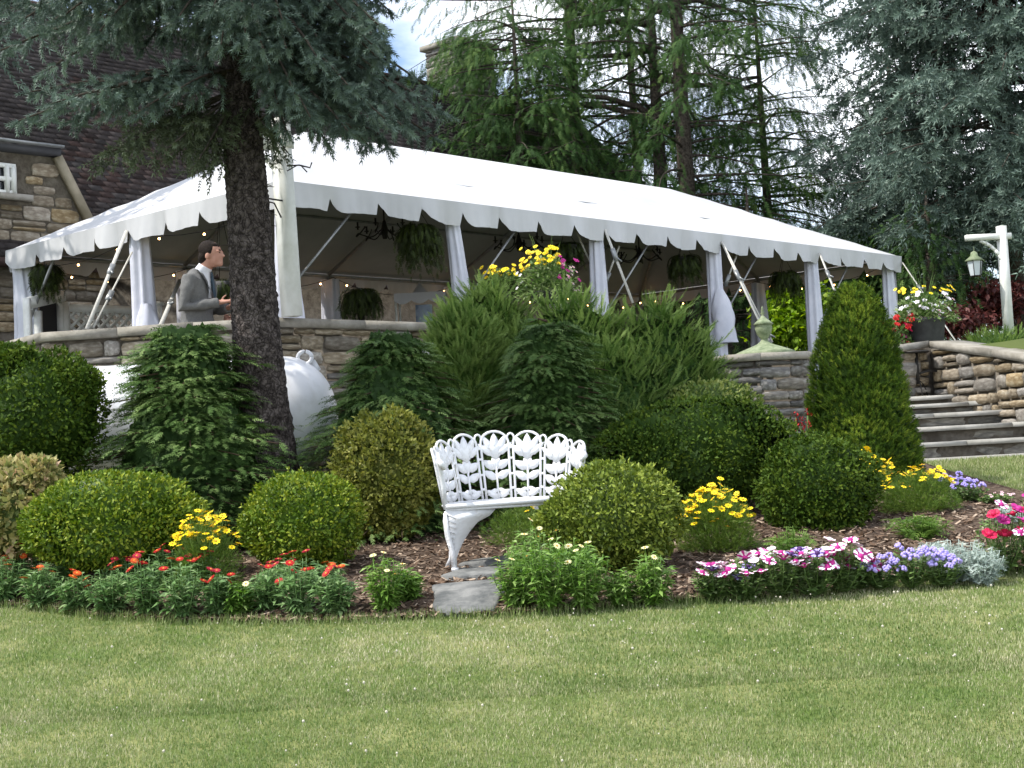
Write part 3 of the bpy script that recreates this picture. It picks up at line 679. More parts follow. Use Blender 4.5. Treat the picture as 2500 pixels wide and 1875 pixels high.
A.add([a, b, c, d, a2, b2, a+off3, b+off3, a2+off3, b2+off3, c+off3, d+off3], [(0, 1, 2), (0, 2, 3), (3, 2, 5), (3, 5, 4), (0, 6, 7), (0, 7, 1), (1, 7, 10), (1, 10, 2), (2, 10, 9), (2, 9, 5), (6, 11, 10), (6, 10, 7)])
roof = A.build("roof", m_shing, house)
g0, g1, g2 = hp(T1-.25, .2, 1.8), hp(T1-.25, 2*RUN, 1.8), None
A = Acc(); gx = T1-.25; A.add([hp(gx, .2, 1.8), hp(gx, 2*RUN, 1.8), hp(gx, 2*RUN, EZ), hp(gx, RUN, z_r-.15), hp(gx, .2, EZ)], [(0, 1, 2), (0, 2, 3), (0, 3, 4)]); A.build("gable_wall", m_mortar, house)
# shingles
sw, ex = .21, .155; slen = math.hypot(RUN-e0, z_r-rz(e0)); ncs = int(slen/ex); us = np.array([*(WD*(RUN-e0)), 0])[:3]; us = (hp(0, RUN, z_r)-hp(0, e0, rz(e0)))/slen; un = np.cross(U, us)
un = un if un[2] > 0 else -un
sh = (np.array([[0, 0, .004], [1, 0, .004], [1, 1, .004], [0, 1, .004], [0, 0, 1], [1, 0, 1], [1, 1, .05], [0, 1, .05]])*[sw-.006, ex+.05, .034]+[0, 0, .004])
shT = np.array([[4, 5, 6], [4, 6, 7], [0, 1, 5], [0, 5, 4], [1, 2, 6], [1, 6, 5], [3, 0, 4], [3, 4, 7]])
me_s = fast_mesh("shingle", sh, shT); me_s.materials.append(m_shing)
R3 = Matrix(((U[0], us[0], un[0]), (U[1], us[1], un[1]), (U[2], us[2], un[2]))).to_4x4()
cand = []
for r in range(ncs):
    t = T0-(sw/2 if r % 2 else 0)
    while t < T1:
        p = hp(t+random.uniform(-.004, .004), e0, rz(e0))+us*(r*ex+random.uniform(-.006, .006)); x, y = proj(p+U*.1); cand.append((p, x, y)); t += sw
sel = sorted([i for i, (p, x, y) in enumerate(cand) if 165 < x < 500 and 200 < y < 560 and y < 615-.40*(x-15)-6], key=lambda i: np.linalg.norm(cand[i][0]))[:295]
sset = set(sel); A = Acc()
for i, (p, x, y) in enumerate(cand):
    if i in sset:
        o = link("shingle", me_s, None, roof); o.matrix_basis = Matrix.Translation(Vector(p)) @ R3 @ Matrix.Diagonal((random.uniform(.96, 1.01), 1, random.uniform(.8, 1.4), 1))
    else:
        k = random.uniform(.8, 1.5); A.add(np.array([p]*8)+sh[:, :1]*U+sh[:, 1:2]*us+sh[:, 2:]*k*un, shT)
tag(A.build("shingle_courses", m_shing, roof), kind='stuff')
A = Acc(); A.bar(hp(T0, RUN, z_r+.03), hp(T1, RUN, z_r+.03), .22, .07); A.build("ridge_cap", m_shing, roof)
A = Acc(); A.bar(hp(T1+.02, e0, rz(e0)-.08), hp(T1+.02, RUN, z_r-.08), .05, .18); A.build("rake_board", m_shing, roof)
# stone front bay with flat top and raking board
q = [rp(x, y, -.12) for x, y in ((-90, 360), (128, 385), (212, 553), (262, 650))]
poly = [(q[0][0], 1.9), (q[3][0], 1.9), q[3], q[2], q[1], q[0]]
A = Acc(); V = [hp(t, -.12, z) for t, z in poly]+[hp(t, .6, z) for t, z in poly]; n = len(poly); tr = tessellate_polygon([[Vector((t, z, 0)) for t, z in poly]])
T = [tuple(t) for t in tr]+[tuple(i+n for i in t) for t in tr]
for i in range(n): j = (i+1) % n; T += [(i, j, j+n), (i, j+n, i+n)]
A.add(V, T); bay = A.build("front_bay", m_mortar, house)
def inbay(c, z, t0=q[0][0]):
    t = t0+c
    if z > q[1][1]-.1: return False
    for (ta, za), (tb, zb) in ((q[1], q[2]), (q[2], q[3])):
        if zb <= z <= za: return t < ta+(tb-ta)*(za-z)/(za-zb)-.12
    return t < q[3][0]-.15
win = [rp(x, y, -.12) for x, y in ((-45, 400), (34, 474))]
def okst(c, z):
    t = q[0][0]+c
    return inbay(c, z) and not (win[0][0]-.2 < t < win[1][0]+.12 and win[1][1]-.1 < z < win[0][1]+.05)
stones_on(bay, hp(q[0][0], -.12, 0), hp(q[3][0], -.12, 0), lambda s: 3.6, lambda s: q[0][1], m_stonew, (.12, .22), (.22, .5), .1, inside=okst, maxn=240)
A = Acc(); A.bar(hp(q[1][0]+.02, -.2, q[1][1]), hp(q[2][0]+.02, -.2, q[2][1]), .10, .12); A.bar(hp(q[2][0]+.02, -.2, q[2][1]), hp(q[3][0]+.02, -.2, q[3][1]), .10, .12); A.build("rake_board", m_trimw, bay)
A = Acc(); A.bar(hp(q[0][0], -.1, q[0][1]+.05), hp(q[1][0]+.05, -.1, q[1][1]+.05), .4, .10); A.build("fascia", mat("dark_trim", (.05, .05, .055), .6), bay)
A = Acc(); A.bar(hp(q[0][0], -.12, q[0][1]+.118), hp(q[1][0]+.07, -.12, q[1][1]+.118), .5, .03); A.build("flashing", m_alu, bay)
wm = empty("window", tuple(hp(win[0][0], -.16, win[1][1]))); wm.parent = house; wm.matrix_parent_inverse = wmat(house).inverted()
A = Acc()
ta, tb_, za, zb = win[0][0], win[1][0], win[0][1], win[1][1]
for t in (ta, (ta+tb_)/2-.05, tb_-.12, tb_-.03): A.bar(hp(t, -.18, zb), hp(t, -.18, za), .07, .06, upv=(1, 0, 0))
for z in (za, (za+zb)/2, zb): A.bar(hp(ta, -.17, z), hp(tb_, -.17, z), .06, .06)
A.build("frame", m_paint, wm)
A = Acc(); A.add([hp(ta, -.135, zb), hp(tb_, -.135, zb), hp(tb_, -.135, za), hp(ta, -.135, za)], [(0, 1, 2), (0, 2, 3)]); A.build("pane", m_wglass, wm)
A = Acc(); A.bar(hp(ta-.1, -.2, zb-.06), hp(tb_+.2, -.2, zb-.06), .14, .08); A.build("sill", m_coping, wm)
# chimney on the ridge
tc1 = rp(1080, 150, RUN)[0]; ct = rp(1080, 103, RUN)[1]; tc2 = tc1+1.15
chm = Acc(); p0 = hp(tc1, RUN-.6, z_r-.9); 
def pbox(A, t0, t1, o0, o1, z0, z1): 
    V = [hp(t, o, z) for z in (z0, z1) for o in (o0, o1) for t in (t0, t1)]
    Q = [(0, 2, 3, 1), (4, 5, 7, 6), (0, 1, 5, 4), (2, 6, 7, 3), (0, 4, 6, 2), (1, 3, 7, 5)]
    A.add(V, [t for q_ in Q for t in ((q_[0], q_[1], q_[2]), (q_[0], q_[2], q_[3]))])
pbox(chm, tc1, tc2, RUN-.5, RUN+.5, z_r-1.2, ct-.12); chim = chm.build("chimney", m_mortar, house)
stones_on(chim, hp(tc1, RUN-.5, 0), hp(tc2, RUN-.5, 0), lambda s: z_r-.9, lambda s: ct-.12, m_stoneg, (.14, .22), (.2, .5), .12, maxn=40)
stones_on(chim, hp(tc1, RUN+.5, 0), hp(tc1, RUN-.5, 0), lambda s: z_r-.3, lambda s: ct-.12, m_stoneg, (.14, .22), (.2, .5), .12, maxn=40)
A = Acc(); pbox(A, tc1-.1, tc2+.1, RUN-.6, RUN+.6, ct-.12, ct); A.build("cap", m_coping, chim)

# ------------------------------------------------------------------ foliage templates (X is the growing direction)
def tpl(V, T): return np.array(V, float), np.array(T, int)
LEAF = tpl([[0, 0, 0], [.45, .28, .05], [1, 0, -.04], [.45, -.28, .05]], [[0, 2, 1], [0, 3, 2]])
def lance():
    V = [[0, 0, 0], [.42, .16, .04], [.42, -.16, .04], [.45, 0, -.01], [1, 0, -.2]]
    return tpl(V, [[0, 3, 1], [0, 2, 3], [1, 3, 4], [3, 2, 4]])
LANCE = lance()
def tuft_tpl(rings, per, ln, wd, fan=.85, core=True, seed=0):
    r = np.random.default_rng(seed); V = []; T = []
    for i in range(rings):
        x = .02+.86*i/(rings-1)
        for k in range(per):
            a = 2*math.pi*(k+.5*(i % 2)+.2*r.random())/per; c = math.cos(a); s_ = math.sin(a); l = ln*(1-.25*abs(i/(rings-1)-.3)); f = fan*(1 if i < rings-1 else 1.8)
            b = len(V); V += [[x, .03*c-wd*s_, .03*s_+wd*c], [x, .03*c+wd*s_, .03*s_-wd*c], [x+l*.7*f, (.03+l*.72)*c, (.03+l*.72)*s_]]; T.append([b, b+1, b+2])
    if core:
        b = len(V); V += [[0, .035, 0], [0, -.018, .03], [0, -.018, -.03], [1, 0, 0]]; T += [[b, b+1, b+3], [b+1, b+2, b+3], [b+2, b, b+3]]
    return tpl(V, T)
TUFT = tuft_tpl(5, 6, .46, .062); TUFT2 = tuft_tpl(4, 4, .44, .075)
def frond_tpl(pairs, wd, ang=50, curl=-.25, lenf=.5, seed=0, sub=False):
    r = np.random.default_rng(seed); V = []; T = []
    def rh(p, d, l, w, z0):
        d = np.array(d)/np.linalg.norm(d); n = np.array([-d[1], d[0]]); q = len(V)
        zz = lambda u: curl*u*u
        for f, g in ((.04, w), (1, 0), (.12, -w)):
            u = p+d*l*f+n*g; V.append([u[0], u[1], zz(u[0])+z0*f-.12*abs(u[1])])
        T.append([q, q+2, q+1])
    for i in range(pairs):
        x = .06+.8*i/pairs; L = lenf*(1-.62*i/pairs)*(.6 if i == 0 else 1)
        for sg in (1, -1):
            a = math.radians(ang+r.uniform(-8, 8)); rh(np.array([x, 0]), [math.cos(a), sg*math.sin(a)], L*r.uniform(.85, 1.1), wd, r.uniform(-.05, .05))
    rh(np.array([.0, 0]), [1, 0], 1.0, wd*.7, 0)
    return tpl(V, T)
SPRAY = frond_tpl(6, .042, 46, -.45, .34); SPRAYB = frond_tpl(5, .040, 48, -.4, .42, 3)
PLUME = frond_tpl(7, .028, 24, .10, .30, 5)
def fill_tpl():
    return tpl([[-.5, -.5, 0], [.5, -.5, .1], [.5, .5, -.1], [-.5, .5, .1]], [[0, 1, 2], [0, 2, 3]])
FILL = fill_tpl()
def unit(v): v = np.asarray(v, float); return v/(np.linalg.norm(v, axis=-1, keepdims=True)+1e-9)
UPZ = np.array([0, 0, 1.0])

def trunk_child(parent, a, b, r, m=None, name="stem"):
    A = Acc(); A.tube([a, (np.array(a)+b)/2+rng.normal(0, .01, 3), b], [r, r*.8, r*.5], 7); return A.build(name, m or m_twig, parent)

def ball_shrub(px, py, rx, ry, d, m, label, name="boxwood", leaf=.026, n=9000, bump=.05, lobes=(), cat="shrub", seed=0, depth=1.0, top=1.0, open_=0):
    """rounded leafy shrub centred on a pixel at depth d, radii in source pixels; extra lobes (dpx, dpy, r)"""
    k = d/F; c = P(px, py, d); root = (c[0], c[1]); base = empty(name, (c[0], c[1], float(bedz(*root))), label=label, cat=cat)
    A = Acc()
    parts = [(c, np.array([rx*k, rx*k*depth, ry*k]), 1.0)]+[(P(px+a, py+b, d-.12), np.array([r_*k]*3), .35) for a, b, r_ in lobes]
    for cc, R, wt in parts:
        nn = int(n*wt); u = unit(rng.normal(size=(nn, 3))); u = u[u[:, 2] > -.93]; nn = len(u)
        sh = 1+bump*wob(u*np.array([1, 1, 1]), 5, seed+3)+bump*.7*wob(u, 13, seed+5)
        dep = rng.random(nn)**2*(.20+open_)-(rng.random(nn) < .05)*rng.random(nn)*.055; pos = cc+u*R*(sh-dep)[:, None]
        if top != 1: pos[:, 2] = cc[2]+(pos[:, 2]-cc[2])*np.where(u[:, 2] > 0, top, 1)
        nv = unit(u/R); dirs = unit(nv*.75+rng.normal(0, .6, (nn, 3))+UPZ*.15)
        pos[:, 2] = np.maximum(pos[:, 2], bedz(pos[:, 0], pos[:, 1])+.01)
        ti = np.clip(.52+.20*rng.normal(size=nn)+.14*wob(u, 6, seed+9)+.12*wob(u, 19, seed+2), 0, 1)
        A.inst(LEAF, pos, dirs, unit(nv+rng.normal(0, .5, (nn, 3))), leaf*1.15*rng.uniform(.6, 1.3, nn), ti)
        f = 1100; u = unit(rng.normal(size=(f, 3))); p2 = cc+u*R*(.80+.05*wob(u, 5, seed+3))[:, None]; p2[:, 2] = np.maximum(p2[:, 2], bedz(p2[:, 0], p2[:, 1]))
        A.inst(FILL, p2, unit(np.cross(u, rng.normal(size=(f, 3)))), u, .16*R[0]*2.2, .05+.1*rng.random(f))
    for q in range(70):      # stray shoots past the clipped outline
        u = unit(rng.normal(size=3)); u[2] = abs(u[2])*.8+.05; u = unit(u); nn = 9; f_ = np.linspace(.3, 1, nn)
        p0 = c+u*parts[0][1]*.97; dr = unit(u+rng.normal(0, .35, 3)+UPZ*.3); A.inst(LEAF, p0+np.outer(f_*rng.uniform(.02, .06), dr), unit(dr+rng.normal(0, .6, (nn, 3))), rng.normal(0, 1, (nn, 3)), leaf*rng.uniform(.7, 1.1, nn), np.clip(rng.normal(.75, .15, nn), 0, 1))
    A.build("foliage", m, base)
    trunk_child(base, (c[0], c[1], float(bedz(*root))-.03), c, .03)
    return base

def branchy(A, origin_fn, n, tplt, sz, per=12, spread=.5, droop=.25, stem=None, tmid=.46, upb=0.0, tipw=.45):
    """n branches; origin_fn(i) -> (start, end); sprays set along the outer part, alternating to the sides"""
    Ps, Ds, Sc, Ti = [], [], [], []
    for i in range(n):
        a, b = origin_fn(i); L = np.linalg.norm(b-a); dx = (b-a)/(L+1e-9); side = unit(np.cross(dx, UPZ)+1e-6); dz = -droop*L
        f = np.linspace(.22, 1.0, per)+rng.uniform(-.03, .03, per); f = np.minimum(f, 1)
        pts = a+(b-a)*f[:, None]+np.outer(f**2*dz, UPZ)
        w = spread*L*(1.05-f)*rng.uniform(.2, 1, per)*np.where(np.arange(per) % 2, 1, -1)
        pts = pts+np.outer(w, side)-np.outer(np.abs(w)*.15, UPZ)
        sg = np.sign(w)*np.minimum(1, .25+1.2*(1-f)); dd = unit(dx+np.outer(sg, side)+np.outer(-droop*1.1*f+upb, UPZ)+rng.normal(0, .16, (per, 3)))
        Ps.append(pts); Ds.append(dd); Sc.append(sz*rng.uniform(.75, 1.2, per)); Ti.append(np.clip(tmid-.2+tipw*f+rng.normal(0, .13)+rng.normal(0, .08, per), 0, 1))
        if stem is not None and i % 3 == 0: stem.tube([a, (a+b)/2+UPZ*dz*.25, b+UPZ*dz], [.012, .008, .003], 4)
    A.inst(tplt, np.vstack(Ps), np.vstack(Ds), unit(UPZ+rng.normal(0, .28, (sum(map(len, Ps)), 3))), np.concatenate(Sc), np.concatenate(Ti))

def soft_cone(px, py_top, d, rpx, prof, label, name, m, n=420, tplt=SPRAY, sz=.15, per=12, droop=.25, rise=.15, base_py=None, lean=0, cat="shrub", upb=0.0, fill=.5, core=.55):
    """feathery evergreen shrub: height from the top pixel to the ground, radius profile prof(t) for t 0..1 bottom to top"""
    top = P(px, py_top, d); bz = float(bedz(top[0], top[1])); H = top[2]-bz; k = d/F; R = rpx*k
    base = empty(name, (top[0], top[1], bz), label=label, cat=cat); A = Acc(); S_ = Acc()
    def org(i):
        t = rng.random()**1.05*.97; az = i*2.39996+rng.uniform(-.4, .4); r = R*prof(t)*(1+.16*math.sin(az*3+t*9)+.08*math.sin(az*7-t*14))*rng.uniform(.70, 1.10)
        z = bz+H*t*(1-.0)+rng.uniform(-.05, .03); a = np.array([top[0], top[1], z-rise*r*.6+rng.normal(0, .05)]); e = a+np.array([math.cos(az)*r, math.sin(az)*r, rise*r+droop*r*.6+upb*r]); return a, e
    branchy(A, org, n, tplt, sz, per, droop=droop, stem=S_, upb=upb)
    f = 1500; t = rng.random(f)**1.1*.9; az = rng.uniform(0, 6.283, f); rr_ = R*np.array([prof(x) for x in t])*core
    p2 = np.stack([top[0]+np.cos(az)*rr_, top[1]+np.sin(az)*rr_, bz+H*t], 1); p2[:, 2] = np.maximum(p2[:, 2], bedz(p2[:, 0], p2[:, 1]))
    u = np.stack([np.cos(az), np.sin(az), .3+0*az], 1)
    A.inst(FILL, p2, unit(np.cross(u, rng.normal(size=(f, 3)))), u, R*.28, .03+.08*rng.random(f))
    o = A.build("foliage", m, base); S_.tube([(top[0], top[1], bz-.03), (top[0], top[1], bz+H*.5), (top[0], top[1], bz+H*.93)], [.04, .025, .006], 7)
    S_.build("branches", m_twig, base)
    return base

# ------------------------------------------------------------------ clipped and rounded shrubs in the bed
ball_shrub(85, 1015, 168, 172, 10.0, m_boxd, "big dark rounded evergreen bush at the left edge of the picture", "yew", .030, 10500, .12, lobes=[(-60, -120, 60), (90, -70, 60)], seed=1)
ball_shrub(280, 1275, 222, 122, 8.9, m_box, "wide low clipped boxwood mound behind the red and orange zinnias", leaf=.026, n=17000, bump=.05, seed=2, depth=.8)
ball_shrub(740, 1275, 145, 122, 9.0, m_box, "round green boxwood ball left of the white bench", leaf=.025, n=12500, bump=.08, seed=3)
ball_shrub(1502, 1262, 158, 134, 8.4, m_boxy, "yellow green boxwood ball hiding the right end of the white bench", leaf=.027, n=12500, bump=.09, lobes=[(-130, 15, 58), (-95, 60, 60)], seed=4)
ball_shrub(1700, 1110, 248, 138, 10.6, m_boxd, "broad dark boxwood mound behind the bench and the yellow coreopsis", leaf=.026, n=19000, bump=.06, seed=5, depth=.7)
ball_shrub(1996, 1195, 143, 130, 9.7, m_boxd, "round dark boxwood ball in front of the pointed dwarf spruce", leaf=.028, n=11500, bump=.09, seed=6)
ball_shrub(1735, 1010, 125, 78, 11.8, m_pale, "small pale leaved shrub peeping over the broad dark boxwood mound", "shrub", .034, 5000, .07, seed=8)
ball_shrub(948, 1165, 128, 158, 10.2, m_gold, "golden bronze upright boxwood just left of the bench", leaf=.034, n=14000, bump=.17, lobes=[(-70, 25, 62), (-60, 95, 55), (5, 75, 85)], seed=9, open_=.16)
ball_shrub(35, 1250, 125, 120, 9.2, m_var, "pink and gold leaved spirea at the left edge of the bed", "spirea", .05, 4200, .13, lobes=[(60, -85, 42), (-25, -60, 60)], seed=10, open_=.06)

# ------------------------------------------------------------------ feathery evergreens
soft_cone(452, 792, 10.3, 292, lambda t: (1-t)**.55*(1+.10*math.sin(t*17))+.08, "light green feathery hemlock bush around the foot of the big spruce trunk", "hemlock_bush", m_hem, 980, SPRAY, .125, 14, .42, .34)
soft_cone(955, 812, 10.9, 285, lambda t: (1-t)**.6*(1+.12*math.sin(t*14))+.08, "dark feathery hemlock bush in front of the white tanks", "hemlock_bush", m_hem, 820, SPRAY, .125, 13, .42, .30)
soft_cone(1335, 782, 11.1, 245, lambda t: (1-t)**.55*.95+.10, "dark green hemlock bush behind the white bench, below the juniper", "hemlock_bush", m_hem, 860, SPRAY, .125, 13, .42, .30)
# spreading juniper: many ascending plumes from a long low base
def juniper(specs, label, m=m_jun, n=900, sz=.15, name="juniper", zb=None, per=9):
    """specs: list of (px, py_top, d, width_px, height_px) lumps"""
    c = P(*specs[0][:2], specs[0][2]); bz = zb if zb is not None else float(bedz(c[0], c[1])); base = empty(name, (c[0], c[1], bz), label=label, cat="shrub"); A = Acc(); S_ = Acc()
    for px, py, d, w, h in specs:
        k = d/F; cc = P(px, py+h, d); Rx, Rz = w*k/2, h*k
        def org(i):
            u = rng.normal(size=3); u[2] = abs(u[2])*.9+.05; u[1] = -abs(u[1]) if rng.random() < .7 else u[1]; u = unit(u); r = rng.uniform(.55, .98)
            e = cc+u*np.array([Rx, Rx*.75, Rz])*r; a = e-np.array([u[0]*.45+rng.normal(0, .12), u[1]*.35, .22+.12*rng.random()])*min(1.2, Rx); return a, e
        branchy(A, org, n, PLUME, sz, per, spread=.42, droop=.05, stem=None, upb=.06, tipw=.7, tmid=.40)
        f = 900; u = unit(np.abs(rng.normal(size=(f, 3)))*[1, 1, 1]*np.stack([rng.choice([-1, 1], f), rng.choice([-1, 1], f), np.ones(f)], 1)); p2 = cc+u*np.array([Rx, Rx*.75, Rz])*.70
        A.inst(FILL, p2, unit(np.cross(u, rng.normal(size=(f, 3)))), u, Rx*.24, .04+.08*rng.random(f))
        for q in range(5): b = cc+np.array([rng.uniform(-.5, .5)*Rx, rng.uniform(-.3, .3)*Rx, Rz*.4]); S_.tube([(cc[0], cc[1], min(bz, cc[2])-.02), (cc+b)/2-[0, 0, .1], b], [.035, .025, .008], 5)
    A.build("foliage", m, base); S_.build("branches", m_twig, base); return base
juniper([(1140, 850, 11.75, 250, 190), (1135, 735, 11.9, 230, 190), (1190, 672, 12.6, 330, 190), (1400, 690, 12.4, 420, 230), (1610, 705, 12.3, 400, 260), (1500, 800, 11.9, 440, 260), (1250, 760, 12.3, 300, 240), (1700, 850, 12.2, 200, 170)], "large spreading juniper with upswept plumes covering the terrace wall", n=310, sz=.165)
juniper([(2440, 800, 17.6, 260, 75), (2560, 812, 17.2, 200, 80)], "low juniper spilling over the wall beside the right lamp post", n=260, sz=.14, zb=2.58)
juniper([(-60, 800, 13.0, 130, 120)], "small leafy bush against the wall at the far left edge", m=m_pale, n=120, sz=.14)

# dwarf conical spruce
def cone_spruce(px, py_top, d, wpx, label):
    top = P(px, py_top, d); bz = float(bedz(top[0], top[1])); H = top[2]-bz; R = wpx*d/F/2
    base = empty("dwarf_spruce", (top[0], top[1], bz), label=label, cat="conifer"); A = Acc(); n = 9500
    t = rng.random(n)**1.25; az = rng.uniform(0, 6.283, n); uu = np.stack([np.cos(az), np.sin(az), t*3], 1)
    lump = 1+.09*wob(uu*[1, 1, 1.4], 3.2, 2)+.08*wob(uu, 8, 3); pf = np.sqrt(np.clip(1-t**1.65, 0, 1))*.96+.03; r = R*pf*lump*(1-rng.random(n)**2*.10)
    pos = np.stack([top[0]+np.cos(az)*r, top[1]+np.sin(az)*r, bz+.02+H*t], 1); out = np.stack([np.cos(az), np.sin(az), .75+.6*t], 1)
    A.inst(TUFT2, pos, unit(out+rng.normal(0, .35, (n, 3))), UPZ+rng.normal(0, .3, (n, 3)), .049*rng.uniform(.7, 1.2, n), np.clip(.45+.22*rng.normal(size=n)+.25*wob(uu, 5, 7), 0, 1))
    f = 1600; t = rng.random(f); az = rng.uniform(0, 6.283, f); r = R*.86*np.sqrt(1-t**1.65); u = np.stack([np.cos(az), np.sin(az), .4+0*az], 1)
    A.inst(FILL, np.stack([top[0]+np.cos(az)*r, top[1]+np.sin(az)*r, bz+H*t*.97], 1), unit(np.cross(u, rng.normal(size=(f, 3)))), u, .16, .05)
    A.build("foliage", m_cone, base); trunk_child(base, (top[0], top[1], bz-.03), top-[0, 0, .1], .05, m_bark2, "trunk"); return base
cone_spruce(2080, 706, 11.9, 262, "tall pointed dwarf spruce in front of the stone steps")

# ------------------------------------------------------------------ big conifers built from limbs
JIT = [.38]
def limb_tree(limbs, Af, As, tplt, sz, step=.055, side=.5, hang=.25, sp=.05, r0=.035, fill=0, tmid=.5, sidestep=.09, flat_=.5, tip_only=0.0, mfol=0):
    """limbs: lists of points; side branchlets carry tufts"""
    Ps, Ds, Sc, Ti = [], [], [], []
    for L_ in limbs:
        pts = np.asarray(L_[0], float); side_ = side*L_[1] if len(L_) > 1 else side; seg = np.linalg.norm(np.diff(pts, axis=0), axis=1); cum = np.r_[0, np.cumsum(seg)]; Ln = cum[-1]; lt = rng.normal(0, .07)
        As.tube(pts, np.linspace(r0*min(1.6, Ln/1.6), .006, len(pts)), 5)
        q = Ln*tip_only+.08
        while q < Ln:
            p = np.array([np.interp(q, cum, pts[:, i]) for i in range(3)]); p2 = np.array([np.interp(min(q+.05, Ln), cum, pts[:, i]) for i in range(3)]); dx = unit(p2-p+1e-6*UPZ) if q < Ln-.05 else unit(pts[-1]-pts[-2])
            f = q/Ln; sd = unit(np.cross(dx, UPZ)); lb = side_*(math.sin(math.pi*min(1, .12+f*.88))**.6+.12)*rng.uniform(.6, 1.15)
            sg = random.choice((-1, 1)); bd = unit(dx*.75+sd*sg*rng.uniform(.3, 1)+rng.normal(0, flat_*.5, 3)-UPZ*hang*rng.uniform(.2, 1.4)); m = max(2, int(lb/step)); g = (np.arange(m)+.5)/m
            bp = p+np.outer(g*lb, bd)-np.outer((g*lb)**2*hang*.9/max(lb, .1), UPZ)
            bdir = unit(bd-np.outer(2*g*hang*.7, UPZ)+rng.normal(0, JIT[0], (m, 3))); Ps.append(bp); Ds.append(bdir); Sc.append(sz*rng.uniform(.8, 1.2, m)); Ti.append(np.clip(tmid-.18+.30*g+lt+rng.normal(0, .12, m), 0, 1))
            q += sidestep*rng.uniform(.5, 1.4)
        Ps.append(pts[-1:]); Ds.append(unit(pts[-1:]-pts[-2:-1])); Sc.append(np.array([sz])); Ti.append(np.array([.6]))
    P_ = np.vstack(Ps); D_ = np.vstack(Ds); Af.inst(tplt, P_, D_, unit(UPZ+rng.normal(0, .3, (len(P_), 3))), np.concatenate(Sc), np.concatenate(Ti), mfol)
    return len(P_)
def bark_trunk(pts, rad, parent, m, sides=36, rows=110, amp=.035, name="trunk"):
    pts = np.array(pts, float); t = np.linspace(0, 1, rows); k = np.linspace(0, 1, len(pts)); C = np.stack([np.interp(t, k, pts[:, i]) for i in range(3)], 1); R = np.interp(t, k, rad)
    an = np.linspace(0, 2*np.pi, sides, endpoint=False); AA, TT = np.meshgrid(an, C[:, 2]); q = np.stack([np.cos(AA)*3, np.sin(AA)*3, TT*4], -1)
    nz = wob(q*[1, 1, .5], 4, 1)*.5+wob(q*[1, 1, .8], 11, 2)*.45+rng.normal(0, .38, AA.shape)
    RR = R[:, None]*(1+amp*nz); V = np.stack([C[:, 0:1]+RR*np.cos(AA), C[:, 1:2]+RR*np.sin(AA), TT], -1).reshape(-1, 3); T = []
    for i in range(rows-1):
        for j in range(sides): a = i*sides+j; b = i*sides+(j+1) % sides; T += [(a, b, b+sides), (a, b+sides, a+sides)]
    return link(name, fast_mesh(name, V, T, smooth=False), m, parent)

# near blue spruce on the left
TD = 10.6
tb = P(655, 1130, TD); tb[2] = float(bedz(tb[0], tb[1]))-.05
sp1 = empty("blue_spruce", tuple(tb), label="big blue spruce with a thick bare trunk standing left of the white lamp post", cat="spruce tree")
tps = [tb, P(636, 950, TD), P(622, 770, TD), P(612, 600, TD), P(600, 430, TD), P(588, 280, TD), P(575, 100, TD), P(560, -120, TD), P(545, -420, TD), P(520, -1000, TD), P(505, -1700, TD)]
kk = TD/F; bark_trunk(tps, [w*kk/2 for w in (180, 128, 112, 106, 100, 94, 84, 76, 64, 44, 8)], sp1, m_bark, 44, 300, .06)
Af = Acc(); As = Acc()
def PL(*a): return [P(x, y, TD+dd) for x, y, dd in a]
def sag(pts, n=7):
    pts = [np.array(p) for p in pts]
    return bez(pts[0], pts[1], pts[2], n) if len(pts) == 3 else np.array(pts)
L1 = []
# left middle bough
for e in ((45, 295, -.5, 1), (70, 225, -.3, 1), (120, 255, -.9, 1), (170, 300, -.2, .9), (240, 200, -.6, 1), (330, 175, -.5, 1), (330, 280, -.7, .8), (395, 195, -.3, .9), (440, 215, -.8, .8)):
    L1.append((sag(PL((590, 170, 0), ((590+e[0])/2, 150+.25*(e[1]-150), e[2]*.6), (e[0], e[1], e[2]))), .55*e[3]))
# upper left boughs, hanging
for e in ((-60, 60, -.8), (10, 30, -.2), (60, 70, .3), (140, 75, -.5), (190, 105, .4), (235, 110, -.9), (300, 50, -.4), (60, -20, -1.1), (0, 95, .6), (330, 20, .5), (160, 20, .2), (410, 10, -.9), (90, 110, .1), (250, 130, 0), (420, 90, -.4)):
    L1.append((sag(PL((570, -120, 0), ((570+e[0])/2, -130, e[2]*.6), (e[0], e[1]-25, e[2]))), .62))
# right side big mass
for e in ((950, 35, .2), (950, 130, -.3), (930, 165, .3), (930, 110, -.7), (860, 60, -.9), (760, 30, -1.0), (690, 60, -1.2), (1050, 225, .1), (1095, 290, -.2), (1060, 345, .3), (1000, 330, -.6), (940, 300, -.9), (860, 230, -1.1), (780, 160, -1.2), (700, 130, -1.1), (950, 210, -.6), (900, 365, -.4), (850, 330, -.9), (800, 360, -.2), (760, 300, -1.0), (720, 240, -1.1), (700, 330, -.5), (820, 290, .4), (950, 370, .2), (660, 190, -1.0), (1030, 290, .8), (900, 190, .8), (760, 110, .9), (680, 265, -.8)):
    sy = e[1]-170; L1.append((sag(PL((585, sy, 0), ((585+e[0])/2, sy-15, e[2]*.6), (e[0], e[1]-10, e[2]))), .52))
for e in ((560, 60, -1.1), (620, 40, -1.3), (600, 110, -1.2), (520, 30, -1.0), (480, 70, -.6), (430, 60, -.9), (390, 100, -.3), (460, 120, .3), (500, 150, -.4), (640, 130, -1.2), (350, 130, .2), (540, 120, -1.0), (310, 90, .5), (590, 20, -1.4)):
    L1.append((sag(PL((585, -90, 0), ((585+e[0])/2, -70, e[2]*.6), (e[0], e[1]-10, e[2]))), .55))
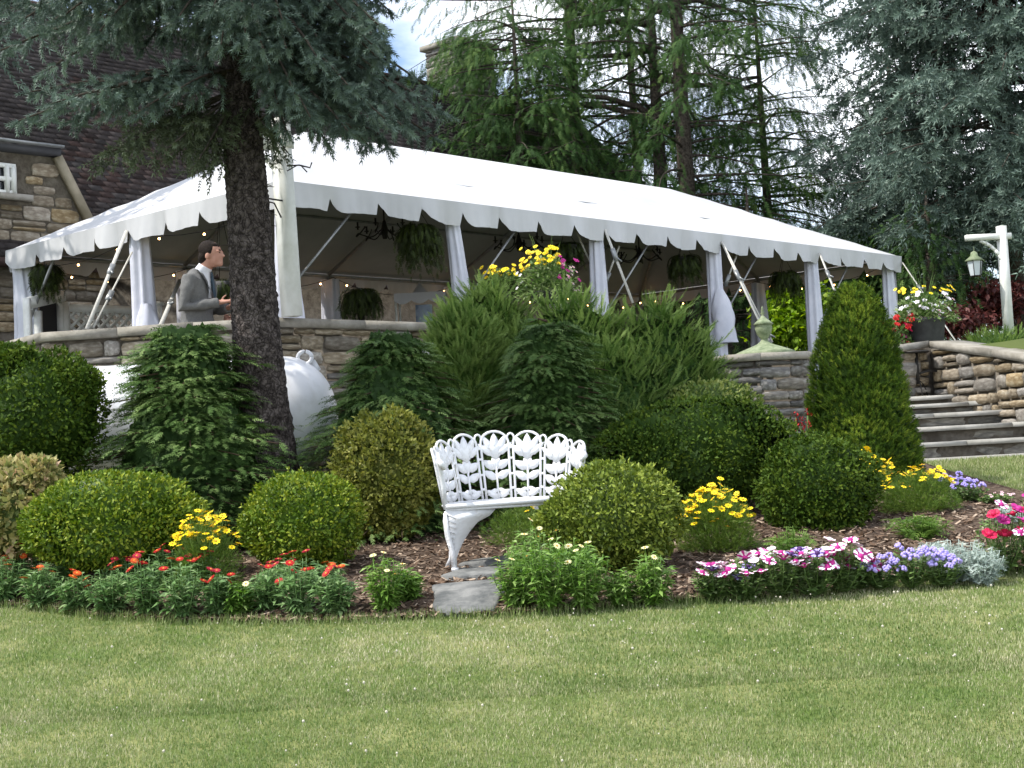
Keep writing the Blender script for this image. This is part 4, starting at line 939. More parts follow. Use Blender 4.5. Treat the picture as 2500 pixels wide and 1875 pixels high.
for i in range(34):
    e = (rng.uniform(640, 1060), rng.uniform(20, 350), rng.uniform(-1.2, .9)); e = (min(e[0], 925), e[1], e[2]) if e[1] < 200 else e; sy = e[1]-170; L1.append((sag(PL((585, sy, 0), ((585+e[0])/2, sy-15, e[2]*.6), (e[0]-max(0, e[0]-990), e[1]-10, e[2]))), .5))
# top dark interior and boughs reaching towards the camera and back
for i in range(26):
    a = rng.uniform(0, 6.283); r = rng.uniform(1.0, 1.9); z = rng.uniform(-160, 60); p0 = P(582, z-110, TD); p2 = p0+np.array([math.cos(a)*r, math.sin(a)*r, -.42-.1*r]); L1.append((bez(p0, (p0+p2)/2+[0, 0, .12], p2, 7), .5))
LHI = []
for z in np.arange(-260, -1400, -95):
    for j in range(5):
        a = rng.uniform(0, 6.283); r = (1.9+.0004*z)*rng.uniform(.8, 1.1); p0 = P(560, z, TD); p2 = p0+np.array([math.cos(a)*r, math.sin(a)*r, -.35]); LHI.append((bez(p0, (p0+p2)/2+[0, 0, .12], p2, 6), .45))
JIT[0] = .8
limb_tree(LHI, Af, As, TUFT2, .12, step=.10, side=.45, hang=.42, sidestep=.08, tip_only=.28, r0=.03)
n1 = limb_tree(L1, Af, As, TUFT, .090, step=.052, side=.42, hang=.42, sidestep=.045, tip_only=.28, r0=.03)
JIT[0] = .38
Af.build("foliage", m_spr, sp1)
# lower, older, browner boughs
A2 = Acc(); L2 = []
for e in ((222, 425, -.4), (260, 400, -.6), (330, 350, -.2), (300, 330, -.5), (380, 415, -.6), (440, 395, -.3), (480, 430, -.6), (420, 350, .2), (500, 400, -.3), (520, 440, -.1), (360, 300, .2), (470, 330, -.5), (700, 400, .3), (650, 340, -.3), (510, 330, .3)):
    L2.append((sag(PL((588, 215, 0), ((588+e[0])/2, 240+.35*(e[1]-240), e[2]*.5), (e[0], e[1]-30, e[2]))), .5))
JIT[0] = .7
limb_tree(L2, A2, As, TUFT2, .095, step=.045, hang=.45, sidestep=.055, tip_only=.25, r0=.022)
JIT[0] = .38
A2.build("inner_foliage", m_sprd, sp1)
for i in range(60):      # bare dead twigs around the trunk
    z = rng.uniform(-100, 620); p0 = P(590, z, TD); a = rng.uniform(0, 6.283); r = rng.uniform(.2, .9) if z < 350 else rng.uniform(.18, .3); p2 = p0+np.array([math.cos(a)*r, math.sin(a)*r, rng.uniform(-.3, .1)*r]); As.tube(bez(p0, (p0+p2)/2+[0, 0, .05], p2, 5), [.009, .007, .006, .004, .002], 4)
As.build("boughs", m_bark2, sp1)

def conifer(px, d, base_z, hgt, z0, rl, label, m, tplt, sz, name, step, sidestep, nper=5, zstep=.55, droop=.35, lean=0, rtr=.16, hang=.4, group=None, skip=0.0, tip=.2, side=.8, prof=None, cat="conifer", azr=None, barkm=None):
    """whorled conifer standing at a column of the picture"""
    b = P(px, 900, d); b[2] = base_z; root = empty(name, tuple(b), label=label, cat=cat, group=group); Af, As = Acc(), Acc()
    top = b+np.array([lean, 0, hgt]); As.tube([b, b+(top-b)*.35, b+(top-b)*.7, top], [rtr, rtr*.8, rtr*.45, .02], 9, jit=.05)
    L = []; z = z0; 
    while z < hgt-.4:
        f = (z-z0)/(hgt-z0); R = rl*(prof(f) if prof else (1-f)**.75*.95+.08)
        for j in range(nper):
            if rng.random() < skip: continue
            a = rng.uniform(0, 6.283) if azr is None else rng.uniform(*azr); r = R*rng.uniform(.5, 1.12); p0 = b+(top-b)*(z/hgt)+UPZ*rng.uniform(-.35, .35); e = p0+np.array([math.cos(a)*r, math.sin(a)*r, r*rng.uniform(-.15, .12)-droop*r*.4])
            ex_, ey_ = proj(e)
            if ey_ < -280 or ex_ > 2950: continue
            L.append((bez(p0, (p0+e)/2+[rng.normal(0, .06)*r, rng.normal(0, .06)*r, r*rng.uniform(.02, .20)], e+UPZ*rng.normal(0, .08)*r, 8), rng.uniform(.7, 1.25)))
        z += zstep*rng.uniform(.8, 1.2)
    n = limb_tree(L, Af, As, tplt, sz, step=step, side=side, hang=hang, sidestep=sidestep, tip_only=tip, r0=.024)
    Af.build("crown", m, root); As.build("trunk", barkm or m_bark2, root); return root
HB = 1.4
FRD = SPRAYB
conifer(1300, 27.5, HB, 10.0, 2.6, 1.75, "lower bright green hemlock beside the stone chimney", m_hemt, FRD, .22, "hemlock_tree", .11, .09, 7, .36, prof=lambda f: .75+.3*math.sin(min(1, f*1.1)*2.6), group="hemlocks behind the tent", tip=.15)
conifer(1440, 30, HB, 17, 3.6, 4.6, "hemlock with arching lower limbs standing left of the dark trunk", m_hemt, FRD, .24, "hemlock_tree", .125, .11, 7, .5, droop=.5, group="hemlocks behind the tent", skip=.1, tip=.22, side=.85, rtr=.2, prof=lambda f: 1-.5*f)
conifer(1705, 28, HB, 18, 4.0, 3.7, "tall hemlock with a straight dark trunk seen through gaps in its crown", m_hemt, FRD, .23, "hemlock_tree", .12, .11, 6, .52, droop=.4, group="hemlocks behind the tent", skip=.15, tip=.2, side=.85, rtr=.22, prof=lambda f: 1-.5*f)
conifer(1585, 34, HB, 15, 3.0, 3.8, "hemlock standing furthest back between the two nearest hemlock trunks", m_hemt, FRD, .26, "hemlock_tree", .15, .14, 6, .6, droop=.4, group="hemlocks behind the tent", skip=.15, tip=.2, side=.85, rtr=.18, prof=lambda f: 1-.5*f)
conifer(1900, 31, HB, 11.5, 2.0, 3.7, "dark hemlock filling the gap left of the right blue spruce", m_hemt, FRD, .25, "hemlock_tree", .13, .12, 7, .42, group="hemlocks behind the tent", tip=.2, prof=lambda f: 1-.45*f)
conifer(1330, 33, HB, 8.2, 2.0, 3.0, "low dark hemlock right of the house gable", m_hemt, FRD, .32, "hemlock_tree", .19, .18, 6, .55, group="hemlocks behind the tent", tip=.2, prof=lambda f: 1-.5*f)
conifer(1560, 32, HB, 6.6, 1.5, 3.0, "short dark hemlock just above the middle of the tent roof", m_hemt, FRD, .32, "hemlock_tree", .19, .18, 6, .5, group="hemlocks behind the tent", tip=.2, prof=lambda f: 1-.5*f)
conifer(1850, 27, HB, 5.4, 1.0, 2.2, "short dark hemlock directly behind the right end of the tent", m_hemt, FRD, .30, "hemlock_tree", .19, .17, 6, .5, group="hemlocks behind the tent", tip=.2, prof=lambda f: 1-.5*f)
# long arching limbs seen against the sky
def at_px(*pts): return np.array([P(x, y, d) for x, y, d in pts])
ar = empty("hemlock_snag", tuple(np.r_[P(1600, 900, 29)[:2], HB]), label="dark hemlock trunk with two long bare arching limbs against the sky", cat="conifer"); A = Acc(); A.tube([np.r_[P(1610, 900, 29)[:2], HB], P(1612, 420, 29), P(1602, 250, 29), P(1590, 40, 29), P(1585, -60, 29)], [.17, .15, .13, .09, .03], 9, jit=.05)
LL = [(at_px((1600, 290, 29), (1560, 262, 29), (1480, 238, 28.8), (1400, 232, 28.6), (1330, 236, 28.4), (1270, 262, 28.2)), .5), (at_px((1603, 300, 29), (1560, 280, 29), (1470, 258, 29), (1380, 258, 29), (1320, 262, 29), (1250, 275, 29)), .5), (at_px((1600, 215, 29), (1540, 205, 29), (1470, 180, 29)), .4), (at_px((1600, 120, 29), (1500, 135, 29), (1400, 140, 29), (1340, 160, 29)), .9), (at_px((1600, 60, 29), (1500, 50, 29), (1380, 70, 29), (1300, 110, 29)), 1.0), (at_px((1600, 20, 29), (1700, 0, 29), (1800, 30, 29), (1850, 70, 29)), .9), (at_px((1600, 330, 29), (1520, 350, 28.5), (1450, 340, 28.5)), .9), (at_px((1600, 190, 29), (1700, 210, 29), (1780, 205, 29), (1860, 230, 29)), .8)]
Af = Acc(); limb_tree(LL, Af, A, FRD, .30, step=.17, side=.75, hang=.5, sidestep=.17, tip_only=.35, r0=.06)
Af.build("crown", m_hemt, ar); A.build("trunk", m_bark2, ar)
# right blue spruce
JIT[0] = .75
conifer(2490, 25.5, 2.55, 16, 2.9, 4.9, "tall blue spruce filling the upper right corner above the right lamp post", m_spr, TUFT2, .24, "blue_spruce", .16, .115, 12, .36, droop=.5, rtr=.22, hang=.3, tip=.25, side=.75, prof=lambda f: 1.0-.75*f, cat="spruce tree")
conifer(2220, 28.0, 2.0, 8.2, 1.6, 3.2, "dark spruce behind the right blue spruce, lower and fuller", m_spr, TUFT2, .18, "blue_spruce", .13, .11, 7, .40, droop=.5, rtr=.16, hang=.45, tip=.15, side=.7, prof=lambda f: 1.0-.6*f, cat="spruce tree")
JIT[0] = .38
conifer(2290, 23.5, 2.5, 3.4, .3, 1.3, "small dark evergreen behind the grey flower pot", m_hemt, FRD, .22, "evergreen", .12, .12, 6, .3, prof=lambda f: 1-.6*f)
conifer(-420, 15.4, 1.4, 13.5, 6.0, 2.8, "spruce outside the left edge whose boughs hang into the upper left corner", m_spr, TUFT2, .15, "blue_spruce", .12, .11, 6, .5, droop=.6, hang=.5, tip=.2, side=.7, prof=lambda f: 1-.7*f, cat="spruce tree")
# leafy broadleaf bushes seen under and beside the tent
def leafy(px, py, d, rx, rz, zb, n, leaf, m, label, name="bush", cat="bush", seed=0):
    k = d/F; c = P(px, py, d); base = empty(name, (c[0], c[1], zb), label=label, cat=cat); A = Acc(); S_ = Acc(); R = np.array([rx*k, rx*k*.7, rz*k])
    cl = unit(rng.normal(size=(70, 3)))*rng.uniform(.35, .9, (70, 1))*R+c; S_.tube([(c[0], c[1], zb-.02), c], [.05, .03], 6)
    for q in cl[:36]: S_.tube([(c[0], c[1], min(c[2]-R[2]*.6, c[2])), (c+q)/2, q], [.018, .012, .005], 4)
    idx = rng.integers(0, 70, n); pos = cl[idx]+rng.normal(0, .26, (n, 3))*R; A.inst(LEAF, pos, unit(rng.normal(size=(n, 3))+[0, -.4, -.2]), UPZ+rng.normal(0, .5, (n, 3)), leaf*rng.uniform(.7, 1.3, n), np.clip(.5+.25*rng.normal(size=n), 0, 1))
    A.build("foliage", m, base); S_.build("branches", m_bark2, base); return base
leafy(1935, 775, 25, 85, 110, 1.4, 3600, .14, m_lit, "bright sunlit leafy bush seen under the right end of the tent")
leafy(2060, 770, 26, 80, 80, 1.4, 2400, .14, m_hemt, "dark leafy bush left of the grey flower pot")
leafy(2430, 745, 23, 95, 55, 2.4, 2300, .11, m_red, "dark red japanese maple behind the right lamp post", "red_maple", "maple")
leafy(2330, 790, 22, 90, 40, 2.4, 1500, .10, m_red, "low dark red shrub beside the grey flower pot")
leafy(2150, 640, 26, 95, 90, 1.4, 2600, .13, m_hemt, "dark leafy tree behind the right corner of the tent", "broadleaf_tree", "tree")

# ------------------------------------------------------------------ white tanks
def tank(cx, cy, d, r, length, label, axis=(1, 0, 0), lug=True, right_px=None):
    e = P(cx, cy, d); ax = unit(np.array(axis, float)); a = e-ax*r*.85; root = empty("gas_tank", (e[0]-length/2, e[1], float(gz(0, d))), label=label, cat="tank")
    body = [(0, 0)]+[(r*math.sin(q), r*.85*(1-math.cos(q))) for q in np.linspace(.12, math.pi/2, 10)]+[(r, length*.5), (r, length-.3)]+[(r*math.cos(q), length-.3+r*.5*math.sin(q)) for q in np.linspace(.1, math.pi/2, 8)]
    A = Acc(); A.lathe(body, e, 48, axis=-ax); A.build("shell", m_tank, root, smooth=True)
    A = Acc(); A.lathe([(r+.004, 0), (r+.004, .03)], e-ax*(r*.85+.02), 48, axis=-ax); A.build("weld_band", m_tank, root)
    for q in (.8, length-1.1):
        A = Acc(); c = e-ax*q; A.box((c[0]-.12, c[1]-r*.8, float(gz(0, d))-.02), (c[0]+.12, c[1]+r*.8, c[2]-r*.72)); A.build("foot", m_mortar, root)
    if lug:
        c = e-ax*(r*.50+.02)+np.array([.03, 0, r*.90]); th = np.linspace(0, 2*math.pi, 20); A = Acc(); A.tube([c+np.array([.062*math.cos(q)-.0, -.03, .055*math.sin(q)+.03]) for q in th], .019, 6); A.bar(c+[.06, 0, -.0], c+[.11, 0, -.09], .03, .05); A.build("lifting_ring", m_tank, root)
    return root
tank(824, 1012, 11.55, .54, 3.3, "big white horizontal gas tank with lifting ring behind the spruce trunk")
t2 = tank(1150, 1010, 12.1, .46, 1.2, "second white gas tank mostly hidden behind hemlock bushes", lug=False)
c = P(1076, 856, 12.15); A = Acc(); A.lathe([(.21, -.30), (.215, -.02), (.19, .05), (.14, .075), (0, .085)], (c[0], c[1], c[2]), 24); A.build("valve_dome", m_tank, t2, smooth=True)

# ------------------------------------------------------------------ lamp posts
def lantern(c, s, parent, name="lantern", **kw):
    root = empty(name, tuple(c), **kw)
    if parent is not None: root.parent = parent; root.matrix_parent_inverse = wmat(parent).inverted()
    A = Acc(); A.tube([c+[0, 0, s*1.1], c+[0, 0, s*.85]], s*.03, 5); A.lathe([(s*.02, s*.88), (s*.16, s*.80), (s*.20, s*.62), (s*.5, s*.40), (s*.46, s*.36)], c, 6); A.build("cap", m_verd, root)
    A = Acc()
    for k in range(6):
        an = k*math.pi/3; t_ = c+np.array([math.cos(an)*s*.40, math.sin(an)*s*.40, s*.38]); b_ = c+np.array([math.cos(an)*s*.28, math.sin(an)*s*.28, -s*.38]); A.tube([t_, b_], s*.022, 4)
    A.lathe([(0, -s*.40), (s*.30, -s*.40), (s*.30, -s*.36), (0, -s*.36)], c, 6); A.build("cage", m_iron, root)
    A = Acc()
    for k in range(6):
        a0 = k*math.pi/3; a1 = a0+math.pi/3; q = lambda a, r, z: c+np.array([math.cos(a)*r, math.sin(a)*r, z]); A.add([q(a0, s*.27, -s*.36), q(a1, s*.27, -s*.36), q(a1, s*.38, s*.36), q(a0, s*.38, s*.36)], [(0, 1, 2), (0, 2, 3)])
    A.build("glass", m_glass, root); A = Acc(); A.tube([c+[0, 0, -s*.34], c+[0, 0, s*.1]], s*.09, 8); A.build("lamp_tube", m_paint, root)
def lamp_post(base, top, w, ang, arm_dir, arm_len, label, lan_s, arm_drop=.25):
    base = np.array(base); top = np.array(top); root = empty("lamp_post", tuple(base), label=label, cat="lamp post"); ca, sa = math.cos(ang), math.sin(ang)
    A = Acc(); A.bar(base, top, w, w, upv=(ca, sa, 0)); A.build("post", m_paint, root)
    for q in (-1, 1):
        A = Acc(); o = np.array([sa, -ca, 0])*0+np.array([math.cos(ang+q*math.pi/2*0), math.sin(ang), 0])*0
    ad = unit(np.array([*arm_dir, 0.0])); h = top-[0, 0, arm_drop]; A = Acc(); A.bar(h-ad*.12, h+ad*arm_len, w*.75, w*.8); A.build("arm", m_paint, root)
    A = Acc(); p0 = h-[0, 0, .42]; p1 = h+ad*arm_len*.6-[0, 0, .05]; pts = bez(p0, p0+ad*.06+[0, 0, .28], p1, 7)
    for a, b in zip(pts[:-1], pts[1:]): A.bar(a, b+(b-a)*.06, w*.4, w*.38)
    A.build("brace", m_paint, root)
    lantern(h+ad*(arm_len-.10)-[0, 0, lan_s*1.1+.12], lan_s, root)
    return root
wb = PZ(706, 768, 3.0); wb = wb+np.array([0, .16, 0])
lp = lamp_post((wb[0], wb[1], 3.0), np.array([P(682, 292, wb[1])[0], wb[1], P(682, 292, wb[1])[2]]), .15, .62, (-1, .05), .55, "white square lamp post standing on the terrace wall coping beside the spruce trunk", .26, .22)
A = Acc(); pc = P(700, 405, wb[1]-.12)
A.tube([pc, pc+[.12, 0, .0], pc+[.22, 0, -.03], pc+[.24, 0, .02]], .008, 5); A.tube([pc+[0, 0, -.05], pc+[.1, 0, -.0]], .006, 5); A.tube([pc+[.14, 0, -.01], pc+[.19, 0, -.07]], .006, 5); A.build("plant_hook", m_iron, lp)
A = Acc(); pc = P(690, 490, wb[1]-.14); A.tube([pc, pc+[-.14, 0, .03], pc+[-.24, 0, .02]], .009, 5); A.tube([pc+[-.2, 0, .02], pc+[-.08, 0, -.02], pc+[-.02, 0, -.16]], .008, 5); A.build("plant_hook", m_iron, lp)
rb_ = P(2462, 800, 17.6); lamp_post((rb_[0], rb_[1], 2.56), tuple(P(2444, 552, 17.6)), .098, .35, (-1, -.05), .50, "leaning white lamp post with hanging lantern at the right, above the low juniper", .27, .14)
# ------------------------------------------------------------------ green metal urn on the curved wall
uc = P(1868, 862, 15.75); ur = empty("metal_urn", (uc[0], uc[1], ctop), label="green patinated metal urn with finial on a shallow dome, on the curved wall", cat="urn"); z0 = ctop
A = Acc(); A.lathe([(.355, 0), (.36, .035), (.30, .06), (.19, .10), (.10, .135), (.05, .17), (.035, .20)], (uc[0], uc[1], z0), 28); A.build("dome", m_verd, ur, smooth=True)
A = Acc(); A.lathe([(.035, .19), (.05, .21), (.085, .26), (.105, .33), (.098, .37)], (uc[0], uc[1], z0), 24); A.build("bowl", m_verd, ur, smooth=True)
A = Acc(); A.lathe([(.098, .37), (.125, .375), (.09, .41), (.04, .45), (.018, .48), (.012, .49), (.03, .51), (.012, .53), (.024, .545), (.01, .56), (.016, .575), (0, .60)], (uc[0], uc[1], z0), 20); A.build("lid", m_verd, ur, smooth=True)
# ------------------------------------------------------------------ lattice fence, gate frame, kiosk, small table
def on_line(px, py, p0, dir_):
    v = ray(px, py); a = np.array([[v[0], -dir_[0]], [v[1], -dir_[1]]]); d, t = np.linalg.solve(a, p0[:2]); return np.array([v[0]*d, v[1]*d, CZ+v[2]*d])
l0 = P(160, 780, 16.9); ldir = U
la, lb = on_line(158, 742, l0, ldir), on_line(384, 752, l0, ldir); ztop = la[2]; lf = empty("lattice_fence", (la[0], la[1], FLOOR), label="white lattice fence panel with capped post on the terrace", cat="fence"); LN = np.linalg.norm((lb-la)[:2])
def lp_(t, z): p = la+U*t; return np.array([p[0], p[1], z])
A = Acc(); A.bar(lp_(0, ztop-.05), lp_(LN, ztop-.05), .05, .10); A.build("rail", m_paint, lf); A = Acc(); A.bar(lp_(0, FLOOR+.1), lp_(LN, FLOOR+.1), .05, .08); A.build("rail", m_paint, lf)
A = Acc(); A.bar(lp_(0, FLOOR), lp_(0, ztop+.02), .10, .10, upv=(1, 0, 0)); A.build("post", m_paint, lf)
A = Acc(); A.bar(lp_(LN, FLOOR), lp_(LN, ztop+.03), .10, .10, upv=(1, 0, 0)); A.bar(lp_(LN-.07, ztop+.05), lp_(LN+.07, ztop+.05), .14, .05); A.build("post", m_paint, lf)
h_ = ztop-FLOOR-.24; x = -h_
while x < LN:
    for sg in (1, -1):
        a0, z0_, a1, z1_ = (x, FLOOR+.14, x+h_, FLOOR+.14+h_) if sg > 0 else (x+h_, FLOOR+.14, x, FLOOR+.14+h_)
        f0, f1 = 0.0, 1.0
        if a0 < .05: f0 = max(f0, (.05-a0)/(a1-a0)) if a1 > a0 else f0
        if a1 < .05 and a1 < a0: f1 = min(f1, (a0-.05)/(a0-a1))
        if a1 > LN-.05 and a1 > a0: f1 = min(f1, (LN-.05-a0)/(a1-a0))
        if a0 > LN-.05 and a0 > a1: f0 = max(f0, (a0-LN+.05)/(a0-a1))
        if f1-f0 > .05:
            A = Acc(); p = lp_(a0+(a1-a0)*f0, z0_+(z1_-z0_)*f0); q_ = lp_(a0+(a1-a0)*f1, z0_+(z1_-z0_)*f1); o_ = -WD*(.008*sg); A.bar(p+o_, q_+o_, .012, .042, upv=tuple(np.cross(unit(q_-p), WD))); A.build("slat", m_paint, lf)
    x += .135
gf = empty("gate_frame", (la[0], la[1], FLOOR), label="weathered white door frame left of the lattice fence", cat="door frame")
ga, gb = on_line(60, 732, la, -WD*.2+U*.98), None
A = Acc(); zt = P(152, 722, la[1])[2]; g_l = P(66, 735, la[1]-.9); A.bar(lp_(-.06, FLOOR), lp_(-.06, zt), .09, .09, upv=(1, 0, 0)); A.build("post", m_paint, gf)
A = Acc(); A.bar(lp_(-.02, zt), (g_l[0], g_l[1], g_l[2]-.03), .07, .14); A.build("lintel", m_paint, gf)
A = Acc(); g2 = P(92, 740, la[1]-.6); A.bar((g2[0], g2[1], FLOOR), (g2[0], g2[1], g2[2]-.1), .08, .08, upv=(1, 0, 0)); A.bar((g_l[0], g_l[1], FLOOR), (g_l[0], g_l[1], g_l[2]+.03), .08, .08, upv=(1, 0, 0)); A.build("post", m_paint, gf)
A = Acc(); A.add([(g2[0], g2[1]+.05, FLOOR), (lp_(-.1, 0)[0], lp_(-.1, 0)[1]+.05, FLOOR), (lp_(-.1, 0)[0], lp_(-.1, 0)[1]+.05, zt-.06), (g2[0], g2[1]+.05, zt-.1)], [(0, 1, 2), (0, 2, 3)]); A.build("door", m_doorshade, gf)  # doorway is open: dark sheet painted as the shade inside it
kc = P(1028, 760, 18.3); ks = empty("bar_kiosk", (kc[0], kc[1], FLOOR), label="small bar kiosk with peaked white canopy and blue poster under the tent", cat="kiosk")
kw, kd = .34, .35; kt = P(1028, 722, 18.3)[2]
A = Acc(); n = 16; V = [(kc[0]+x*kw, kc[1]+y*kd, kt+(.22*max(0, 1-abs(x)*2.2)**1.4*max(0, 1-abs(y)*1.2))) for x in np.linspace(-1, 1.1, n) for y in np.linspace(-1, 1, n)]; T = []
for i in range(n-1):
    for j in range(n-1): a = i*n+j; T += [(a, a+n, a+n+1), (a, a+n+1, a+1)]
A.add(V, T); V = []; T = []
for i in range(25):
    x = -1+2.1*i/24; dz = .10+.05*abs(math.sin(i*math.pi/8)); V += [(kc[0]+x*kw, kc[1]-kd-.005, kt+.005), (kc[0]+x*kw, kc[1]-kd-.02, kt-dz)]
for i in range(24): T += [(2*i, 2*i+1, 2*i+3), (2*i, 2*i+3, 2*i+2)]
A.add(V, T); A.build("canopy", m_canvas, ks)
for sx in (-.95, 1.0):
    for sy in (-.9, .9): A = Acc(); A.tube([(kc[0]+sx*kw, kc[1]+sy*kd, FLOOR), (kc[0]+sx*kw, kc[1]+sy*kd, kt)], .018, 6); A.build("post", m_paint, ks)
A = Acc(); A.box((kc[0]-.22, kc[1]-.22, FLOOR), (kc[0]+.3, kc[1]+.25, FLOOR+.92)); A.build("counter", mat("grey_board", (.10, .09, .09), .8), ks)
pz1 = P(1040, 742, 18)[2]; pz0 = FLOOR+.35; A = Acc(); A.box((kc[0]-.06, kc[1]-.235, pz0), (kc[0]+.17, kc[1]-.222, pz1)); A.build("poster", m_poster, ks)
fc = P(2243, 955, 16.25); fst = empty("pedestal_table", (fc[0], fc[1], LAND), label="small black metal pedestal table at the top of the steps", cat="table")
tz = P(2240, 862, 16.25)[2]; A = Acc(); A.lathe([(0, tz), (.17, tz), (.18, tz+.012), (.17, tz+.025), (0, tz+.025)], (fc[0]-.02, fc[1], 0), 24); A.build("table_top", m_iron, fst)
A = Acc(); A.tube([(fc[0], fc[1], LAND+.16), (fc[0], fc[1], tz)], .022, 8); A.tube([(fc[0], fc[1], LAND+.28), (fc[0]+.1, fc[1], LAND+.31), (fc[0]+.24, fc[1], LAND+.31)], .014, 6); A.build("column", m_iron, fst)
for k in range(3):
    an = k*2.094+.5; d = np.array([math.cos(an), math.sin(an), 0]); b0 = np.array([fc[0], fc[1], LAND+.19]); A = Acc(); A.tube(bez(b0, b0+d*.1+[0, 0, .02], b0+d*.15-[0, 0, .19], 7), .009, 5); A.build("leg", m_iron, fst)

# ------------------------------------------------------------------ hanging ferns
def fern(c, w, h, label, name="hanging_fern", hang=None, n=260, m=m_fern):
    c = np.array(c); root = empty(name, tuple(c), label=label, cat="plant"); A = Acc()
    Ps, Ds, Sc = [], [], []
    for i in range(n):
        a = rng.uniform(0, 6.283); r = w*rng.uniform(.35, 1); dz = rng.uniform(.2, 1)*h; p0 = c; e = c+np.array([math.cos(a)*r, math.sin(a)*r, -dz*rng.uniform(.4, 1)*.9]); pts = bez(p0, (p0+e)/2+[math.cos(a)*r*.35, math.sin(a)*r*.35, h*.28], e, 8)
        Ps.append(pts[2:]); Ds.append(np.gradient(pts, axis=0)[2:]); Sc.append(np.full(6, .10))
    A.inst(SPRAYB, np.vstack(Ps), unit(np.vstack(Ds)), UPZ+rng.normal(0, .3, (n*6, 3)), np.concatenate(Sc)*rng.uniform(.7, 1.2, n*6)); A.build("fronds", m, root)
    A = Acc(); A.lathe([(.02, -.16), (.12, -.14), (.15, 0), (.13, 0)], c, 14); A.build("basket", m_pot, root)
    if hang is not None:
        A = Acc()
        for k in range(3): A.tube([c+[.14*math.cos(k*2.09), .14*math.sin(k*2.09), 0], hang], .004, 3)
        A.build("chain", m_iron, root)
    return root
def hang_fern(px, py, t, s, w, h, label, n=260):
    hp_ = tp(t, s, roofh(t, s)-.1); d = hp_[1]; c = P(px, py, d); c[0] = c[0]; q_ = c-TN; t2_, s2_ = float(q_[:2]@U[:2]), float(q_[:2]@WD[:2]); fern(c, w, h, label, hang=np.array([c[0], c[1], TN[2]+roofh(t2_, s2_)-.05]), n=n)
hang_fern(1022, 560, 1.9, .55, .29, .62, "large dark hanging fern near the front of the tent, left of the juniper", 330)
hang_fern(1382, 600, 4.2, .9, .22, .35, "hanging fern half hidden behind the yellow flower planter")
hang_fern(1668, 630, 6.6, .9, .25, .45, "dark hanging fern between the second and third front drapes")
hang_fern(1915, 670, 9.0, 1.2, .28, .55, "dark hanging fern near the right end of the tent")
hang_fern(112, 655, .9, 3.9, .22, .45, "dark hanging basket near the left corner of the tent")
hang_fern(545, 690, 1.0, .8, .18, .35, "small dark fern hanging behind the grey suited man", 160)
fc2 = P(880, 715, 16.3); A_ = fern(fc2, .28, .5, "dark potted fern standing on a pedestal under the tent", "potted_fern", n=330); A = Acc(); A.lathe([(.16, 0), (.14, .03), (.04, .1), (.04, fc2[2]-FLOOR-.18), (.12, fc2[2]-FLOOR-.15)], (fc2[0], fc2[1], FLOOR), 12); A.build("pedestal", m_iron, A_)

# ------------------------------------------------------------------ flowers
def petal_flower(name, n, r, w, m, mc, cup=.15, dbl=False, cr=.22):
    A = Acc()
    for lay in range(2 if dbl else 1):
        for k in range(n):
            a = 2*math.pi*(k+.5*lay)/n; d = np.array([math.cos(a), math.sin(a), 0]); s_ = np.array([-d[1], d[0], 0]); R = r*(1-.28*lay); z = .003*lay
            A.add([d*R*.12+UPZ*z, d*R*.6+s_*w*R+UPZ*(cup*R+z), d*R+UPZ*(cup*R*.5+z), d*R*.6-s_*w*R+UPZ*(cup*R+z)], [(0, 2, 1), (0, 3, 2)], m=0)
    A.add(SPH[0]*[r*cr, r*cr, r*cr*.6]+[0, 0, .12*r], SPH[1], m=1)
    me = fast_mesh(name, np.concatenate(A.V), np.concatenate(A.T), mi=np.concatenate(A.m)); me.materials.append(m); me.materials.append(mc); return me
def star_flower(name, r, ms, mw, thr=None):
    A = Acc(); n = 5
    for k in range(n):
        a = 2*math.pi*k/n; rot = lambda v: np.array([v[0]*math.cos(a)-v[1]*math.sin(a), v[0]*math.sin(a)+v[1]*math.cos(a), v[2]])
        A.add([rot(np.array(v)*r) for v in ((.05, 0, -.25), (.5, .11, .12), (.92, .17, .13), (1.0, 0, .10), (.92, -.17, .13), (.5, -.11, .12))], [(0, 2, 1), (0, 3, 2), (0, 4, 3), (0, 5, 4)], m=0)
        for sg in (1, -1): A.add([rot(np.array((x, y*sg, z))*r) for x, y, z in ((.05, 0, -.25), (.5, .112, .12), (.92, .172, .13), (.84, .46, .06), (.62, .44, .08))], [(0, 1, 4), (1, 2, 3), (1, 3, 4)], m=1)
    A.add(SPH[0]*[r*.12]*3+[0, 0, 0], SPH[1], m=2)
    me = fast_mesh(name, np.concatenate(A.V), np.concatenate(A.T), mi=np.concatenate(A.m))
    for q in (ms, mw, thr or ms): me.materials.append(q)
    return me
FZ = {'red': petal_flower("flower", 13, .030, .19, m_fred, m_fcen, .1, True), 'orange': petal_flower("flower", 13, .029, .19, m_for, m_fcen, .1, True), 'crimson': petal_flower("flower", 12, .029, .20, m_fcrim, m_fcen, .1, True), 'cream': petal_flower("flower", 11, .023, .20, m_fcream, m_fcen, .1), 'yellow': petal_flower("flower", 8, .027, .26, m_fyel, m_fcen, .05), 'white': petal_flower("flower", 5, .035, .36, m_fwh, m_fwh, .3, True), 'geranium': petal_flower("flower", 7, .05, .40, m_fred, m_fred, .5, True), 'hot': star_flower("flower", .05, m_fhot, m_fhot), 'striped': star_flower("flower", .050, m_fmag, m_fwh), 'pstripe': star_flower("flower", .048, m_fdp, m_fpur), 'mag': star_flower("flower", .05, m_fmag, m_fmag), 'pinkish': star_flower("flower", .032, m_fpink, m_fwh), 'deep': star_flower("flower", .048, m_fdp, m_fdp)}
